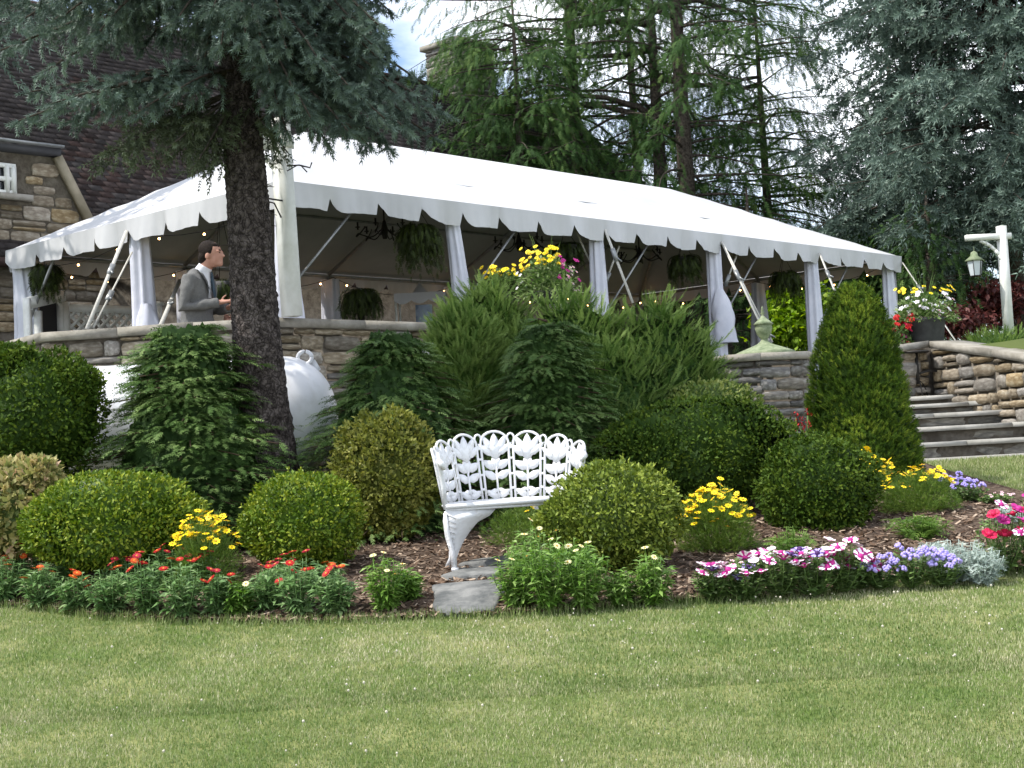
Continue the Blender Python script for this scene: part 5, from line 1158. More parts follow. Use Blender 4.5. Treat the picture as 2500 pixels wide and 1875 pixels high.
def puff(name, m, r=.028):
    A = Acc()
    for k in range(14):
        v = unit(rng.normal(size=3)); v[2] = abs(v[2]); A.add(SPH[0]*r*.32+v*r*.8, SPH[1])
    me = fast_mesh(name, np.concatenate(A.V), np.concatenate(A.T)); me.materials.append(m); return me
FZ['puff'] = puff("flower", m_fpur)
FZ['tiny'] = petal_flower("flower", 5, .016, .3, m_fpink, m_fcen, .2)
def put_flower(parent, kind, p, face=None, sc=1.0):
    o = link("flower", FZ[kind], None, parent); f = Vector(face if face is not None else (random.gauss(0, .35), random.gauss(-.25, .35), 1)).normalized()
    q = f.to_track_quat('Z', 'Y').to_matrix().to_4x4(); o.matrix_basis = Matrix.Translation(Vector(p)) @ q @ Matrix.Rotation(random.uniform(0, 6.28), 4, 'Z') @ Matrix.Scale(sc*random.uniform(.85, 1.15), 4); return o
def herb(px, by, top, wpx, label, name, m=m_zin, flowers=(), nst=16, leafs=13, lsz=.062, cat="flower plant", group=None, d=None, stalk=.05, tplt=None, fdens=None, fup=None, topfl=None):
    """bushy herb: stems from one root, paired leaves, flowers at stem tips; px,by = base pixel, top = top pixel row"""
    b = on_bed(px, by, d); dd = b[1]; H = (P(px, top, dd)[2]-b[2])*1.15; nst = int(nst*1.25); R = wpx*dd/F/2*1.08; leafs = int(leafs*1.7); root = empty(name, tuple(b), label=label, cat=cat, group=group); A = Acc(); S_ = Acc(); tips = []
    Ps, Ds, Sc = [], [], []
    for i in range(nst):
        a = i*2.4+rng.uniform(-.3, .3); r = R*math.sqrt((i+.5)/nst)*rng.uniform(.8, 1.05); hh = H*(1-.45*(r/max(R, .01))**2)*rng.uniform(.8, 1.04); e = b+np.array([math.cos(a)*r, math.sin(a)*r*.9, hh]); e[2] = max(e[2], b[2]+.03); pts = bez(b+[0, 0, -.01], b+np.array([math.cos(a)*r*.8, math.sin(a)*r*.7, hh*.35]), e, 7); S_.tube(pts, [.005, .005, .004, .004, .003, .003, .002], 4); tips.append(e)
        for k in range(leafs):
            f = rng.uniform(.12, 1); p = np.array([np.interp(f, np.linspace(0, 1, 7), pts[:, j]) for j in range(3)]); an = rng.uniform(0, 6.283); Ps.append(p); Ds.append([math.cos(an), math.sin(an), rng.uniform(-.25, .55)]); Sc.append(lsz*rng.uniform(.6, 1.2)*(1.25-.35*f))
    A.inst(tplt or LANCE, np.array(Ps), unit(np.array(Ds)), UPZ+rng.normal(0, .25, (len(Ps), 3)), np.array(Sc), np.clip(rng.normal(.5, .22, len(Ps)), 0, 1))
    A.build("leaves", m, root); fl = list(flowers)
    random.shuffle(tips); tips.sort(key=lambda t: -t[2]*.5+t[1]*(.5 if lsz > .045 else 1.1)+rng.normal(0, .03))
    for k, kind in enumerate(fl):
        t = np.array(tips[k % len(tips)])+([0, 0, stalk*rng.uniform(.3, 1)] if k < len(tips) else rng.normal(0, .03, 3)); S_.tube([tips[k % len(tips)], t], .002, 3); put_flower(root, kind, t)
    S_.build("stems", m_twig if m is m_var else m, root)
    return root
R_, O_, C_ = 'red', 'orange', 'crimson'
ZL = [(15, 1478, 1372, 110, [O_, O_, R_, O_], "zinnia with orange flowers at the left edge of the bed"), (105, 1490, 1388, 110, [O_, O_, O_, O_], "orange zinnia second from the left edge along the lawn"), (190, 1500, 1402, 105, [O_, R_], "sparse leafy zinnia with few orange flowers along the lawn"),
      (275, 1506, 1395, 115, [R_, C_, O_, R_], "zinnia with mixed red and orange flowers below the wide boxwood mound"), (360, 1510, 1372, 115, [R_, C_, R_, R_, O_], "tallest red zinnia clump in front of the wide boxwood mound"), (450, 1516, 1378, 120, [O_, R_, R_, R_], "red zinnia with low scarlet flowers facing the lawn"), (535, 1512, 1405, 90, [R_, R_, C_], "small red zinnia beside the pale green plant"),
      (55, 1450, 1350, 100, [O_, R_], "orange zinnia behind the first row at the left edge"), (160, 1462, 1360, 110, [O_, O_, R_], "orange zinnia at the foot of the pink and gold spirea"), (300, 1468, 1368, 110, [C_, R_, C_], "crimson zinnia touching the wide boxwood mound"), (410, 1465, 1345, 110, [C_, C_, R_, C_], "tall crimson zinnia against the boxwood, left of the coreopsis"), (500, 1470, 1360, 100, [R_, C_, C_], "scarlet zinnia just below the yellow coreopsis"),
      (655, 1506, 1392, 115, [C_, R_, C_], "crimson zinnia at the left of the group below the round boxwood ball"), (735, 1512, 1375, 120, [C_, R_, R_, C_, R_], "red zinnia directly below the round boxwood ball"), (820, 1512, 1398, 115, [O_, C_, R_, R_], "zinnia with one orange flower above its red ones"), (690, 1470, 1372, 110, [R_, C_], "red zinnia tucked under the round boxwood ball"), (790, 1470, 1378, 110, [O_, R_], "orange and red zinnia behind its neighbours near the mulch")]
for px, by, top, w, fl, lab in ZL: herb(px, by-6, top, w, lab, "zinnia", m_zin, fl*(2 if len(fl) < 4 else 1), nst=17, leafs=15, lsz=.072, group="red and orange zinnias along the lawn", d=float(G(px, by)[1])+(.02 if by > 1475 else .0), stalk=.045)
for px, by, top, w, fl, lab in [(585, 1508, 1425, 85, ['cream'], "light green flowerless plant between the two red zinnia groups"), (945, 1505, 1372, 130, ['cream']*6, "pale cream zinnia beside the flagstones"), (1000, 1490, 1400, 70, ['cream']*2, "small pale zinnia sprig next to the flagstones"),
      (1265, 1500, 1352, 130, ['cream']*3, "cream zinnia clump overhanging the flagstones"), (1340, 1505, 1325, 150, ['cream']*3, "tall cream zinnia clump below the yellow green boxwood"), (1430, 1500, 1345, 140, ['cream']*3, "cream zinnia clump with long low leaves below the boxwood"), (1300, 1465, 1300, 150, ['cream']*4, "tall cream zinnia behind the clumps right of the flagstones"), (1400, 1470, 1325, 130, ['cream']*3, "cream zinnia under the yellow green boxwood ball"), (1515, 1490, 1400, 90, ['cream'], "short dark leaved zinnia between the two cream clumps"), (1592, 1488, 1362, 115, ['cream']*2, "separate cream zinnia nearest the striped petunias")]:
    herb(px, by-6, top, w, lab, "zinnia", m_zin2, fl, nst=20, leafs=20, lsz=.062, group="cream zinnias beside the flagstones", d=float(G(px, by)[1]), stalk=.05)
# coreopsis: thread leaved clumps with yellow daisies
THREAD = tpl([[0, 0, 0], [.5, .035, .03], [1, 0, 0], [.5, -.035, .03], [.2, 0, 0], [.75, .32, .05], [.3, .03, 0], [.2, 0, 0], [.75, -.32, .05], [.3, -.03, 0]], [[0, 2, 1], [0, 3, 2], [4, 5, 6], [7, 9, 8]])
def coreopsis(px, py_top, by, wpx, d, nf, label, n=3800, m=m_cor, name="coreopsis", kind='yellow', fz=.62, leaf=.05, grp="yellow coreopsis clumps"):
    b = on_bed(px, by, d); H = P(px, py_top, d)[2]-b[2]; R = wpx*d/F/2; root = empty(name, tuple(b), label=label, cat="flower plant", group=grp); A = Acc(); S_ = Acc()
    u = unit(rng.normal(size=(n, 3))); u[:, 2] = np.abs(u[:, 2]); rr_ = rng.random(n)**.4; pos = b+u*np.array([R, R*.8, H*.9])*(rr_*(1+.16*wob(u, 5, int(px))))[:, None]; A.inst(THREAD, pos, unit(u*[1, 1, .6]+UPZ*.5+rng.normal(0, .6, (n, 3))), UPZ*.2+rng.normal(0, 1, (n, 3)), leaf*rng.uniform(.6, 1.3, n), np.clip(rng.normal(.5, .2, n), 0, 1)); A.build("leaves", m, root)
    for i in range(nf):
        a = rng.uniform(0, 6.283); r = math.sqrt(rng.random()); z = H*(.93-(1-fz)*r**2+rng.normal(0, .05)); p = b+np.array([math.cos(a)*R*r, math.sin(a)*R*.8*r, max(z, .1)+.02]); S_.tube([b+np.array([math.cos(a)*R*r*.6, math.sin(a)*R*.5*r, z*.5]), p], .0018, 3); put_flower(root, kind, p)
    S_.tube([b-UPZ*.01, b+UPZ*H*.5], .006, 4); S_.build("stems", m, root); return root
coreopsis(505, 1248, 1440, 165, 8.45, 95, "yellow coreopsis clump between the two green boxwoods")
coreopsis(1757, 1180, 1402, 190, 8.85, 120, "bushy yellow coreopsis right of the yellow green boxwood ball", 6500, fz=.5)
coreopsis(2125, 1100, 1260, 150, 10.2, 60, "yellow coreopsis peeping from behind the dark boxwood ball", 1500)
coreopsis(2250, 1140, 1300, 190, 10.0, 60, "dark green coreopsis clump with yellow flowers at the edge of the back lawn", 5200)
coreopsis(1270, 1225, 1370, 170, 9.6, 4, "feathery green plant under the bench seat with few yellow flowers", 2400)
# petunias and neighbours
for px, by, top, w, fl, lab in [(1745, 1474, 1385, 120, ['striped', 'pstripe', 'striped', 'pinkish', 'pinkish'], "purple and white striped petunia at the left end of its row"), (1820, 1472, 1372, 130, ['striped', 'pinkish', 'pinkish', 'tiny', 'striped'], "striped petunia with faded pink buds beside the first"), (1905, 1462, 1345, 150, ['striped', 'striped', 'striped', 'pinkish', 'pstripe', 'pinkish'], "striped petunia with large magenta and white blooms in the middle of the row"),
      (1990, 1460, 1350, 140, ['striped', 'striped', 'pstripe', 'striped', 'pinkish'], "striped petunia low at the lawn edge with pale purple blooms"), (2060, 1450, 1325, 140, ['striped', 'striped', 'striped', 'striped', 'pinkish', 'pinkish'], "tallest striped petunia, its bloom standing above the row"), (1850, 1440, 1350, 130, ['pinkish', 'pinkish', 'pinkish', 'striped'], "pale pink petunia behind the row"), (2100, 1440, 1365, 110, ['pinkish', 'striped', 'striped', 'pinkish'], "striped petunia next to the lavender ageratum"), (1950, 1432, 1345, 130, ['striped', 'striped', 'pinkish'], "striped petunia at the foot of the bright green sprig")]:
    herb(px, by-5, top, w, lab, "petunia", m_pet, fl*2, nst=22, leafs=20, lsz=.042, group="striped petunias along the lawn", d=float(G(px, by)[1]), stalk=.02, tplt=LEAF)
for px, by, top, w, fl, lab in [(2150, 1440, 1370, 120, ['puff']*9, "lavender ageratum next to the striped petunias"), (2225, 1438, 1345, 120, ['puff']*10, "lavender ageratum in front of the bright green sprig"), (2300, 1432, 1362, 110, ['puff']*8, "lavender ageratum touching the silver foliage")]:
    herb(px, by-5, top, w, lab, "ageratum", m_pet, fl, nst=18, leafs=17, lsz=.04, group="lavender ageratum along the lawn", d=float(G(px, by)[1]), stalk=.02, tplt=LEAF)
for px, by, top, w, lab in [(2345, 1418, 1318, 175, "silver dusty miller clump at the lawn edge"), (2290, 1395, 1322, 110, "silver dusty miller behind the lavender ageratum"), (2400, 1425, 1340, 120, "silver dusty miller nearest the red petunias"), (2468, 1300, 1238, 95, "small silver dusty miller behind the red petunias")]:
    herb(px, by-4, top, w, lab, "dusty_miller", m_mil, [], nst=22, leafs=18, lsz=.055, cat="silver plant", group="silver dusty miller clumps", d=float(G(px, by)[1]), tplt=PLUME if False else SPRAYB)
for px, by, top, w, fl, lab in [(2450, 1405, 1262, 130, ['striped', 'hot', 'hot', 'hot', 'mag', 'hot', 'hot', 'striped'], "hot pink and red petunia at the right edge of the bed"), (2520, 1402, 1235, 150, ['deep', 'mag', 'mag', 'hot', 'hot', 'hot', 'mag'], "deep purple and magenta petunia cut by the right picture edge")]:
    herb(px, by-4, top, w, lab, "petunia", m_pet, fl, nst=20, leafs=16, lsz=.04, group="hot pink petunias at the right edge", d=float(G(px, by)[1]), stalk=.02, tplt=LEAF)
for px, by, top, w, fl, m, lab in [(2360, 1248, 1182, 110, ['puff']*10, m_pet, "hazy blue ageratum at the edge of the back lawn"), (2425, 1250, 1208, 100, ['tiny']*14, m_pet, "low white flowered plant at the edge of the back lawn"), (2320, 1215, 1165, 90, ['puff']*7, m_pet, "small blue ageratum behind the dark green coreopsis")]:
    herb(px, by, top, w, lab, "ageratum" if 'ageratum' in lab else "alyssum", m, fl, nst=18, leafs=14, lsz=.045, d=float(G(px, by)[1]), stalk=.02, tplt=LEAF)
herb(2250, 1345, 1258, 150, "bright green feathery sprig left of the silver foliage", "feathery_plant", m_plume, [], nst=20, leafs=9, lsz=.10, cat="plant", d=8.9, tplt=SPRAYB)
herb(1935, 1412, 1292, 125, "bright green upright sprig behind the striped petunias", "feathery_plant", m_plume, [], nst=16, leafs=9, lsz=.10, cat="plant", d=8.5, tplt=SPRAYB)
# salvia spikes
b = on_bed(1955, 1080, 11.2); sv = empty("salvia", tuple(b), label="red salvia spikes between the curved wall and the dwarf spruce", cat="flower plant"); A = Acc(); S_ = Acc()
for px, py in ((1943, 1020), (1972, 1015), (1955, 1035), (1962, 1048)):
    c = P(px, py, 11.2); S_.tube([b, c], .006, 4)
    A = Acc()
    for k in range(26): q = c+np.array([rng.normal(0, .012), rng.normal(0, .012), rng.uniform(-.11, .05)]); A.inst(LEAF, [q], [unit(rng.normal(size=3)+UPZ)], UPZ, .03)
    A.build("flower_spike", m_fred, sv)
n = 130; A = Acc(); A.inst(LANCE, b+rng.normal(0, .07, (n, 3))+[0, 0, .16], unit(rng.normal(size=(n, 3))+UPZ*.3), UPZ+rng.normal(0, .3, (n, 3)), .07); A.build("leaves", m_pet, sv); S_.build("stems", m_pet, sv)
# planters
def planter(px, base_py, top_py, d, rpx, label, zb, foliage, pot_h_px=75, hemi=1.0, spikes=0):
    k = d/F; c = P(px, base_py, d); c[2] = zb; root = empty("flower_planter", tuple(c), label=label, cat="planter"); ph = pot_h_px*k; R = rpx*k
    A = Acc(); A.lathe([(R*.42, 0), (R*.45, .01), (R*.58, ph*.9), (R*.62, ph*.92), (R*.62, ph), (R*.5, ph), (R*.5, ph*.8), (0, ph*.8)], c, 22); A.build("pot", m_pot, root, smooth=False)
    H = P(px, top_py, d)[2]-zb-ph; n = 1700; u = unit(rng.normal(size=(n, 3))); u[:, 2] = np.abs(u[:, 2])-.15; q = c+[0, 0, ph]; A = Acc(); A.inst(LEAF, q+u*np.array([R, R*.8, H])*rng.random((n, 1))**.4, unit(u+rng.normal(0, .5, (n, 3))), UPZ+rng.normal(0, .4, (n, 3)), .06*rng.uniform(.6, 1.2, n))
    if spikes:
        for i in range(spikes): a = rng.uniform(0, 6.283); e = q+np.array([math.cos(a)*.18, math.sin(a)*.18, H*1.0+.22*rng.random()]); A.tube(bez(q, (q+e)/2+[0, 0, .1], e, 6), [.006, .006, .005, .004, .003, .001], 3)
    A.build("leaves", m_pet, root)
    for kind, cnt, (x0, x1), (z0, z1), sc in foliage:
        for i in range(cnt):
            x = rng.uniform(x0, x1); z = rng.uniform(z0, z1); y = -math.sqrt(max(0, 1-min(1, x*x)))*rng.uniform(.2, .95); put_flower(root, kind, q+np.array([x*R, y*R*.8, z*H]), (x, -.7, .8), sc)
    return root
planter(1340, 740, 612, 14.6, 78, "planter of yellow daisies and purple blooms standing behind the juniper", float(P(1340, 740, 14.6)[2]), [('yellow', 46, (-.85, .4), (.62, 1.05), 1.2), ('mag', 12, (.35, 1.0), (.2, .8), .55), ('tiny', 14, (.5, 1), (.0, .6), 1.5), ('white', 4, (-1, -.75), (.1, .5), .8)], 26, spikes=7)
planter(1232, 735, 652, 14.9, 62, "lower yellow flowered planter left of the taller one behind the juniper", float(P(1232, 735, 14.9)[2]), [('yellow', 40, (-.9, .9), (.6, 1.02), 1.2)], 20)
planter(2262, 838, 700, 17.1, 82, "grey pot of white, yellow and red flowers on the stair wall", 2.585, [('white', 24, (-.8, .8), (.1, .8), 1.15), ('yellow', 30, (-.9, .9), (.75, 1.0), 1.0), ('geranium', 12, (-1, -.35), (-.3, .12), 1.0), ('tiny', 10, (-.6, 1), (-.1, .6), 1.8)], 84, spikes=16)
planter(2178, 842, 775, 17.0, 48, "pot of magenta petunias left of the grey flower pot", 2.57, [('hot', 22, (-1, 1), (-.5, .7), .95), ('mag', 10, (-1, .6), (-.7, .5), .95), ('geranium', 4, (-.6, .3), (.6, 1), .9)], 28)

# ------------------------------------------------------------------ flagstones
def stone_slab(pts, label, dz=.03):
    q = [G(*p) for p in pts]; c = sum(q)/len(q); root_z = float(bedz(c[0], c[1])); A = Acc(); out = []
    n = len(q)
    for i in range(n):
        a, b_ = q[i], q[(i+1) % n]; out.append(a); 
        for f in (.33, .66): out.append(a+(b_-a)*f+rng.normal(0, .008, 3))
    tp_ = [np.array([p[0], p[1], float(bedz(p[0], p[1]))+dz]) for p in out]; inn = [c2+(np.array([c[0], c[1], root_z+dz])-c2)*.06+[0, 0, .008] for c2 in tp_]; bt = [p-[0, 0, .06] for p in tp_]
    m = len(tp_); V = tp_+inn+bt+[np.array([c[0], c[1], root_z+dz+.008])]; T = []
    for i in range(m):
        j = (i+1) % m; T += [(i, j, j+m), (i, j+m, i+m), (i+m, j+m, 3*m), (i+2*m, j+2*m, j), (i+2*m, j, i)]
    A.add(V, T); me = fast_mesh("flagstone", A.V[0], A.T[0]); o = link("flagstone", me, m_slab); bpy_fix(me); tag(o, label, "stepping stone", "grey flagstones leading to the bench")
def bpy_fix(me):
    import bmesh
    bm = bmesh.new(); bm.from_mesh(me); bmesh.ops.recalc_face_normals(bm, faces=bm.faces); bm.to_mesh(me); bm.free()
stone_slab([(1056, 1466), (1140, 1457), (1222, 1452), (1243, 1474), (1204, 1511), (1075, 1513), (1062, 1494)], "largest flagstone, nearest the lawn", .018)
stone_slab([(1078, 1441), (1119, 1424), (1211, 1417), (1236, 1423), (1214, 1437), (1140, 1442)], "middle flagstone of the three", .02)
stone_slab([(1120, 1411), (1157, 1400), (1240, 1388), (1262, 1402), (1200, 1409)], "flagstone furthest from the lawn, near the bench leg", .02)


# ------------------------------------------------------------------ cast iron bench
BR = .462; BB = P(1254, 1390, 8.72); bz = float(bedz(BB[0]-.4, BB[1])); BROT = math.radians(12.9)
bench = empty("garden_bench", (BB[0], BB[1], bz), BROT, label="curved white cast iron garden bench with leaf pattern back", cat="bench")
BM = Matrix.Translation((BB[0], BB[1], bz)) @ Matrix.Rotation(BROT, 4, 'Z'); BMn = np.array(BM)
def bw(p): p = np.asarray(p, float).reshape(-1, 3); return p@BMn[:3, :3].T+BMn[:3, 3]
SH = .425                                   # seat height
def bwrap(sv, h, depth=0):                  # arc length along the back, height above the seat, offset towards the sitter
    a = sv/BR; r = BR-depth; lean = .16*h
    return np.array([(r+lean)*math.sin(a), (r+lean)*math.cos(a)-.12, SH+h])
def bprism(A, pts2, th=.011, z0=0):
    """flat casting given as a star shaped outline in (arc, height)"""
    pts2 = np.array(pts2, float); c = pts2.mean(0); n = len(pts2); f = [bwrap(x, y, th/2+z0) for x, y in pts2]; b = [bwrap(x, y, -th/2+z0) for x, y in pts2]
    V = f+b+[bwrap(*c, th/2+z0+.003), bwrap(*c, -th/2+z0)]; T = []
    for i in range(n):
        j = (i+1) % n; T += [(i, j, 2*n), (j+n, i+n, 2*n+1), (i, i+n, j+n), (i, j+n, j)]
    A.add(bw(V), T)
def brod(A, pts2, r=.0095, z0=0): A.tube(bw([bwrap(x, y, z0) for x, y in pts2]), r, 6)
def leafp(x0, y0, ang, l, w):
    d = np.array([math.sin(ang), math.cos(ang)]); n = np.array([d[1], -d[0]]); o = np.array([x0, y0]); return [o-n*w*.12, o+d*l*.22-n*w*.50, o+d*l*.55-n*w*.5, o+d*l*.82-n*w*.26, o+d*l, o+d*l*.82+n*w*.26, o+d*l*.55+n*w*.5, o+d*l*.22+n*w*.42]
NP = 7; PW = math.pi*BR*.985/NP
for k in range(NP):
    cx = (k-(NP-1)/2)*PW; hw = PW/2-.014; top = .335+.135*math.cos(cx/BR); A = Acc()
    ah = min(hw*1.0, .09); base_h = top-ah
    brod(A, [(cx-hw, .0), (cx-hw*.99, base_h*.5), (cx-hw, base_h)]+[(cx-hw*math.cos(q), base_h+ah*math.sin(q)) for q in np.linspace(0, math.pi, 12)][1:-1]+[(cx+hw, base_h), (cx+hw*.99, base_h*.5), (cx+hw, 0)])
    brod(A, [(cx, 0), (cx, base_h*.6)], .008)
    W2 = hw-.008
    # palmette: five pointed petals on a heart shaped body
    y0 = base_h-.115; 
    bprism(A, [(cx, y0), (cx+W2*.55, y0+.05), (cx+W2*.9, y0+.105), (cx+W2*.55, y0+.13), (cx, y0+.14), (cx-W2*.55, y0+.13), (cx-W2*.9, y0+.105), (cx-W2*.55, y0+.05)])
    for a_, l_, w_ in ((0, .19, .062), (.42, .16, .052), (-.42, .16, .052), (.82, .13, .046), (-.82, .13, .046)): bprism(A, leafp(cx+math.sin(a_)*.02, y0+.035, a_, min(l_, (top-y0-.045)), w_), .010, .001)
    # leaf pairs below
    for q, (yy, ln, wd, an) in enumerate(((y0-.055, W2*1.36, .056, .98), (y0-.125, W2*1.34, .054, 1.0), (.012, W2*1.28, .046, 1.0))):
        if yy < .005: yy = .005
        for sg in (1, -1): bprism(A, leafp(cx, yy, sg*an, ln, wd), .010)
        if q == 0: bprism(A, [(cx, yy-.02), (cx+W2*.45, yy+.03), (cx+W2*.3, yy+.075), (cx, yy+.06), (cx-W2*.3, yy+.075), (cx-W2*.45, yy+.03)])
    for sg in (1, -1): bprism(A, leafp(cx, .075, sg*2.1, W2*1.15, .032), .010)
    A.build("back_panel", m_bench, bench)
    if k < NP-1:
        x = cx+PW/2; t2 = .335+.135*math.cos(x/BR)-.055; A = Acc()
        brod(A, [(x-.013, t2-.02)]+[(x-.022*math.cos(q), t2+.035*math.sin(q)+.005) for q in np.linspace(0, math.pi, 7)]+[(x+.013, t2-.02)], .008)
        A.build("back_link", m_bench, bench)
        for f in (.18, .42, .68, .86): A = Acc(); bprism(A, [(x-.02, t2*f-.008), (x+.02, t2*f-.008), (x+.02, t2*f+.008), (x-.02, t2*f+.008)], .012); A.build("link_bar", m_bench, bench)
# seat: half round plate with moulded rim and front rail
A = Acc(); an = np.linspace(-math.pi/2*.985, math.pi/2*.985, 30); rim = [(BR*math.sin(a), BR*math.cos(a)-.12, SH) for a in an]; n = len(rim); c = (0, .1, SH)
V = list(rim)+[(x, y, SH-.028) for x, y, z in rim]+[(0, .1, SH), (0, .1, SH-.028)]; T = []
for i in range(n): j = (i+1) % n; T += [(j, i, 2*n), (i+n, j+n, 2*n+1), (i, j, j+n), (i, j+n, i+n)]
A.add(bw(V), T); A.build("seat", m_bench, bench)
A = Acc(); e = BR*.985; A.tube(bw([(-e, -.125, SH-.008), (0, -.150, SH-.008), (e, -.125, SH-.008)]), .017, 8); A.tube(bw([(-e, -.115, SH-.032), (0, -.14, SH-.032), (e, -.115, SH-.032)]), .010, 6); A.build("seat_rail", m_bench, bench)
A = Acc(); A.tube(bw([bwrap(x, -.004) for x in np.linspace(-math.pi/2*BR*.985, math.pi/2*BR*.985, 30)]), .012, 6); A.build("back_rail", m_bench, bench)
for sg in (-1, 1):
    A = Acc(); x = sg*BR*1.0
    A.tube(bw([(x*.985, -.12, SH-.02), (x, -.125, SH+.12), (x*1.03, -.13, SH+.24), (x*1.05, -.15, SH+.285), (x*1.03, -.19, SH+.27), (x*1.0, -.17, SH+.235)]), [.016, .016, .018, .022, .022, .016], 8); A.tube(bw([(x*1.03, -.13, SH+.24), (x*1.05, -.10, SH+.34)]), .012, 6); A.build("arm_post", m_bench, bench)
    # winged front leg: carved plate that sweeps under the seat
    A = Acc(); out = [(x, 0, SH-.04), (x-sg*.10, 0, SH-.04), (x-sg*.335, 0, SH-.045), (x-sg*.295, 0, SH-.085), (x-sg*.215, 0, SH-.12), (x-sg*.165, 0, SH-.17), (x-sg*.12, 0, SH-.23), (x-sg*.085, 0, SH-.29), (x-sg*.062, 0, .08), (x-sg*.064, 0, 0.0), (x-sg*.030, 0, 0.0), (x-sg*.022, 0, .12), (x+sg*.004, 0, SH-.20), (x+sg*.012, 0, SH-.10)]
    n = len(out); f = [(p[0], -.125, p[2]) for p in out]; b = [(p[0], -.10, p[2]) for p in out]; tr = tessellate_polygon([[Vector((p[0], p[2], 0)) for p in out]]); T = [tuple(t) for t in tr]+[tuple(i+n for i in t) for t in tr]
    for i in range(n): j = (i+1) % n; T += [(i, j, j+n), (i, j+n, i+n)]
    me = fast_mesh("front_leg", bw(f+b), T); bpy_fix(me); fl_ = link("front_leg", me, m_bench, bench)
    A = Acc()
    for q in range(7): z = SH-.08-.032*q; A.tube(bw([(x-sg*.005, -.129, z+.022), (x-sg*(.07-.004*q), -.131, z-.012)]), .0045, 5)
    A.tube(bw([(x-sg*.045, -.128, .0), (x-sg*.04, -.130, .12), (x-sg*.012, -.130, SH-.17), (x, -.13, SH-.05)]), [.016, .015, .014, .012], 7); A.tube(bw([(x-sg*.047, -.128, 0), (x-sg*.047, -.128, .02)]), .024, 8); A.build("leg_ribs", m_bench, fl_)
    A = Acc(); a = sg*.95; p = np.array([BR*math.sin(a), BR*math.cos(a)-.12]); A.tube(bw([(p[0], p[1], SH-.03), (p[0]*1.0, p[1]*.98, .22), (p[0]*1.04, p[1]*1.06, .06), (p[0]*1.10, p[1]*1.14, .0)]), [.022, .016, .013, .018], 7); A.build("rear_leg", m_bench, bench)

# ------------------------------------------------------------------ people
def rings(A, pts, radii, seg=16, fl=1.0, fwd_=None):
    """tube with elliptical rings: radii (a across, b along the facing direction)"""
    pts = np.asarray(pts, float); n = len(pts); tg = np.gradient(pts, axis=0); tg = unit(tg); F_ = np.array([1.0, 0, 0]) if fwd_ is None else fwd_; V = []
    for i in range(n):
        s_ = unit(np.cross(tg[i], F_)) if abs(tg[i]@F_) < .95 else np.array([0, 1.0, 0]); g = np.cross(s_, tg[i])
        for k in range(seg): a = 2*math.pi*k/seg; V.append(pts[i]+s_*radii[i][0]*math.cos(a)+g*radii[i][1]*math.sin(a))
    T = []
    for i in range(n-1):
        for k in range(seg): a = i*seg+k; b = i*seg+(k+1) % seg; T += [(a, b, b+seg), (a, b+seg, a+seg)]
    V += [pts[0], pts[-1]]; e = len(V)
    for k in range(seg): T += [(e-2, (k+1) % seg, k), (e-1, (n-1)*seg+k, (n-1)*seg+(k+1) % seg)]
    A.add(V, T)
def ell(A, c, r, rot=0.0):
    V = SPH2[0]*r; ca, sa = math.cos(rot), math.sin(rot); V = np.stack([V[:, 0]*ca+V[:, 2]*sa, V[:, 1], -V[:, 0]*sa+V[:, 2]*ca], 1); A.add(V+np.array(c), SPH2[1])
SPH2 = sphere_tpl(20, 14)
def fused(A, name, m, parent, vox, Mx, smooth=4):
    V = np.concatenate(A.V); me = fast_mesh(name, V@np.array(Mx)[:3, :3].T+np.array(Mx)[:3, 3], np.concatenate(A.T)); o = link(name, me, m, parent)
    r = o.modifiers.new("fuse", 'REMESH'); r.mode = 'VOXEL'; r.voxel_size = vox; r.use_smooth_shade = True
    sm = o.modifiers.new("smooth", 'SMOOTH'); sm.iterations = smooth; sm.factor = .5; return o
def finger(A, p, d, l, r, curl):
    p = np.array(p, float); d = unit(np.array(d, float)); pts = [p]
    for k in range(3): pts.append(pts[-1]+d*l*(.42, .32, .26)[k]); d = unit(d+np.array(curl)*.55)
    A.tube(pts, [r, r*.95, r*.85, r*.65], 6)
m_skin = mat("skin", (.42, .21, .15), .55, (.50, .27, .20), 9, spec=.35); m_hair = mat("dark_hair", (.012, .009, .008), .75, (.028, .02, .016), 60, .4, 120, spec=.12)
m_suit = mat("grey_suit_cloth", (.135, .135, .135), .85, (.17, .17, .165), 60, .25, 140, spec=.15); m_shirt = mat("white_shirt_cloth", (.72, .73, .78), .7, spec=.2); m_tie = mat("blue_grey_tie", (.04, .07, .10), .5); m_shoe = mat("black_leather", (.015, .014, .014), .35); m_black = mat("black_cloth", (.014, .014, .017), .8, (.02, .02, .024), 20)
m_dress = mat("dark_print_cloth", (.015, .014, .016), .8, (.25, .23, .20), 22, p=(.60, .66))
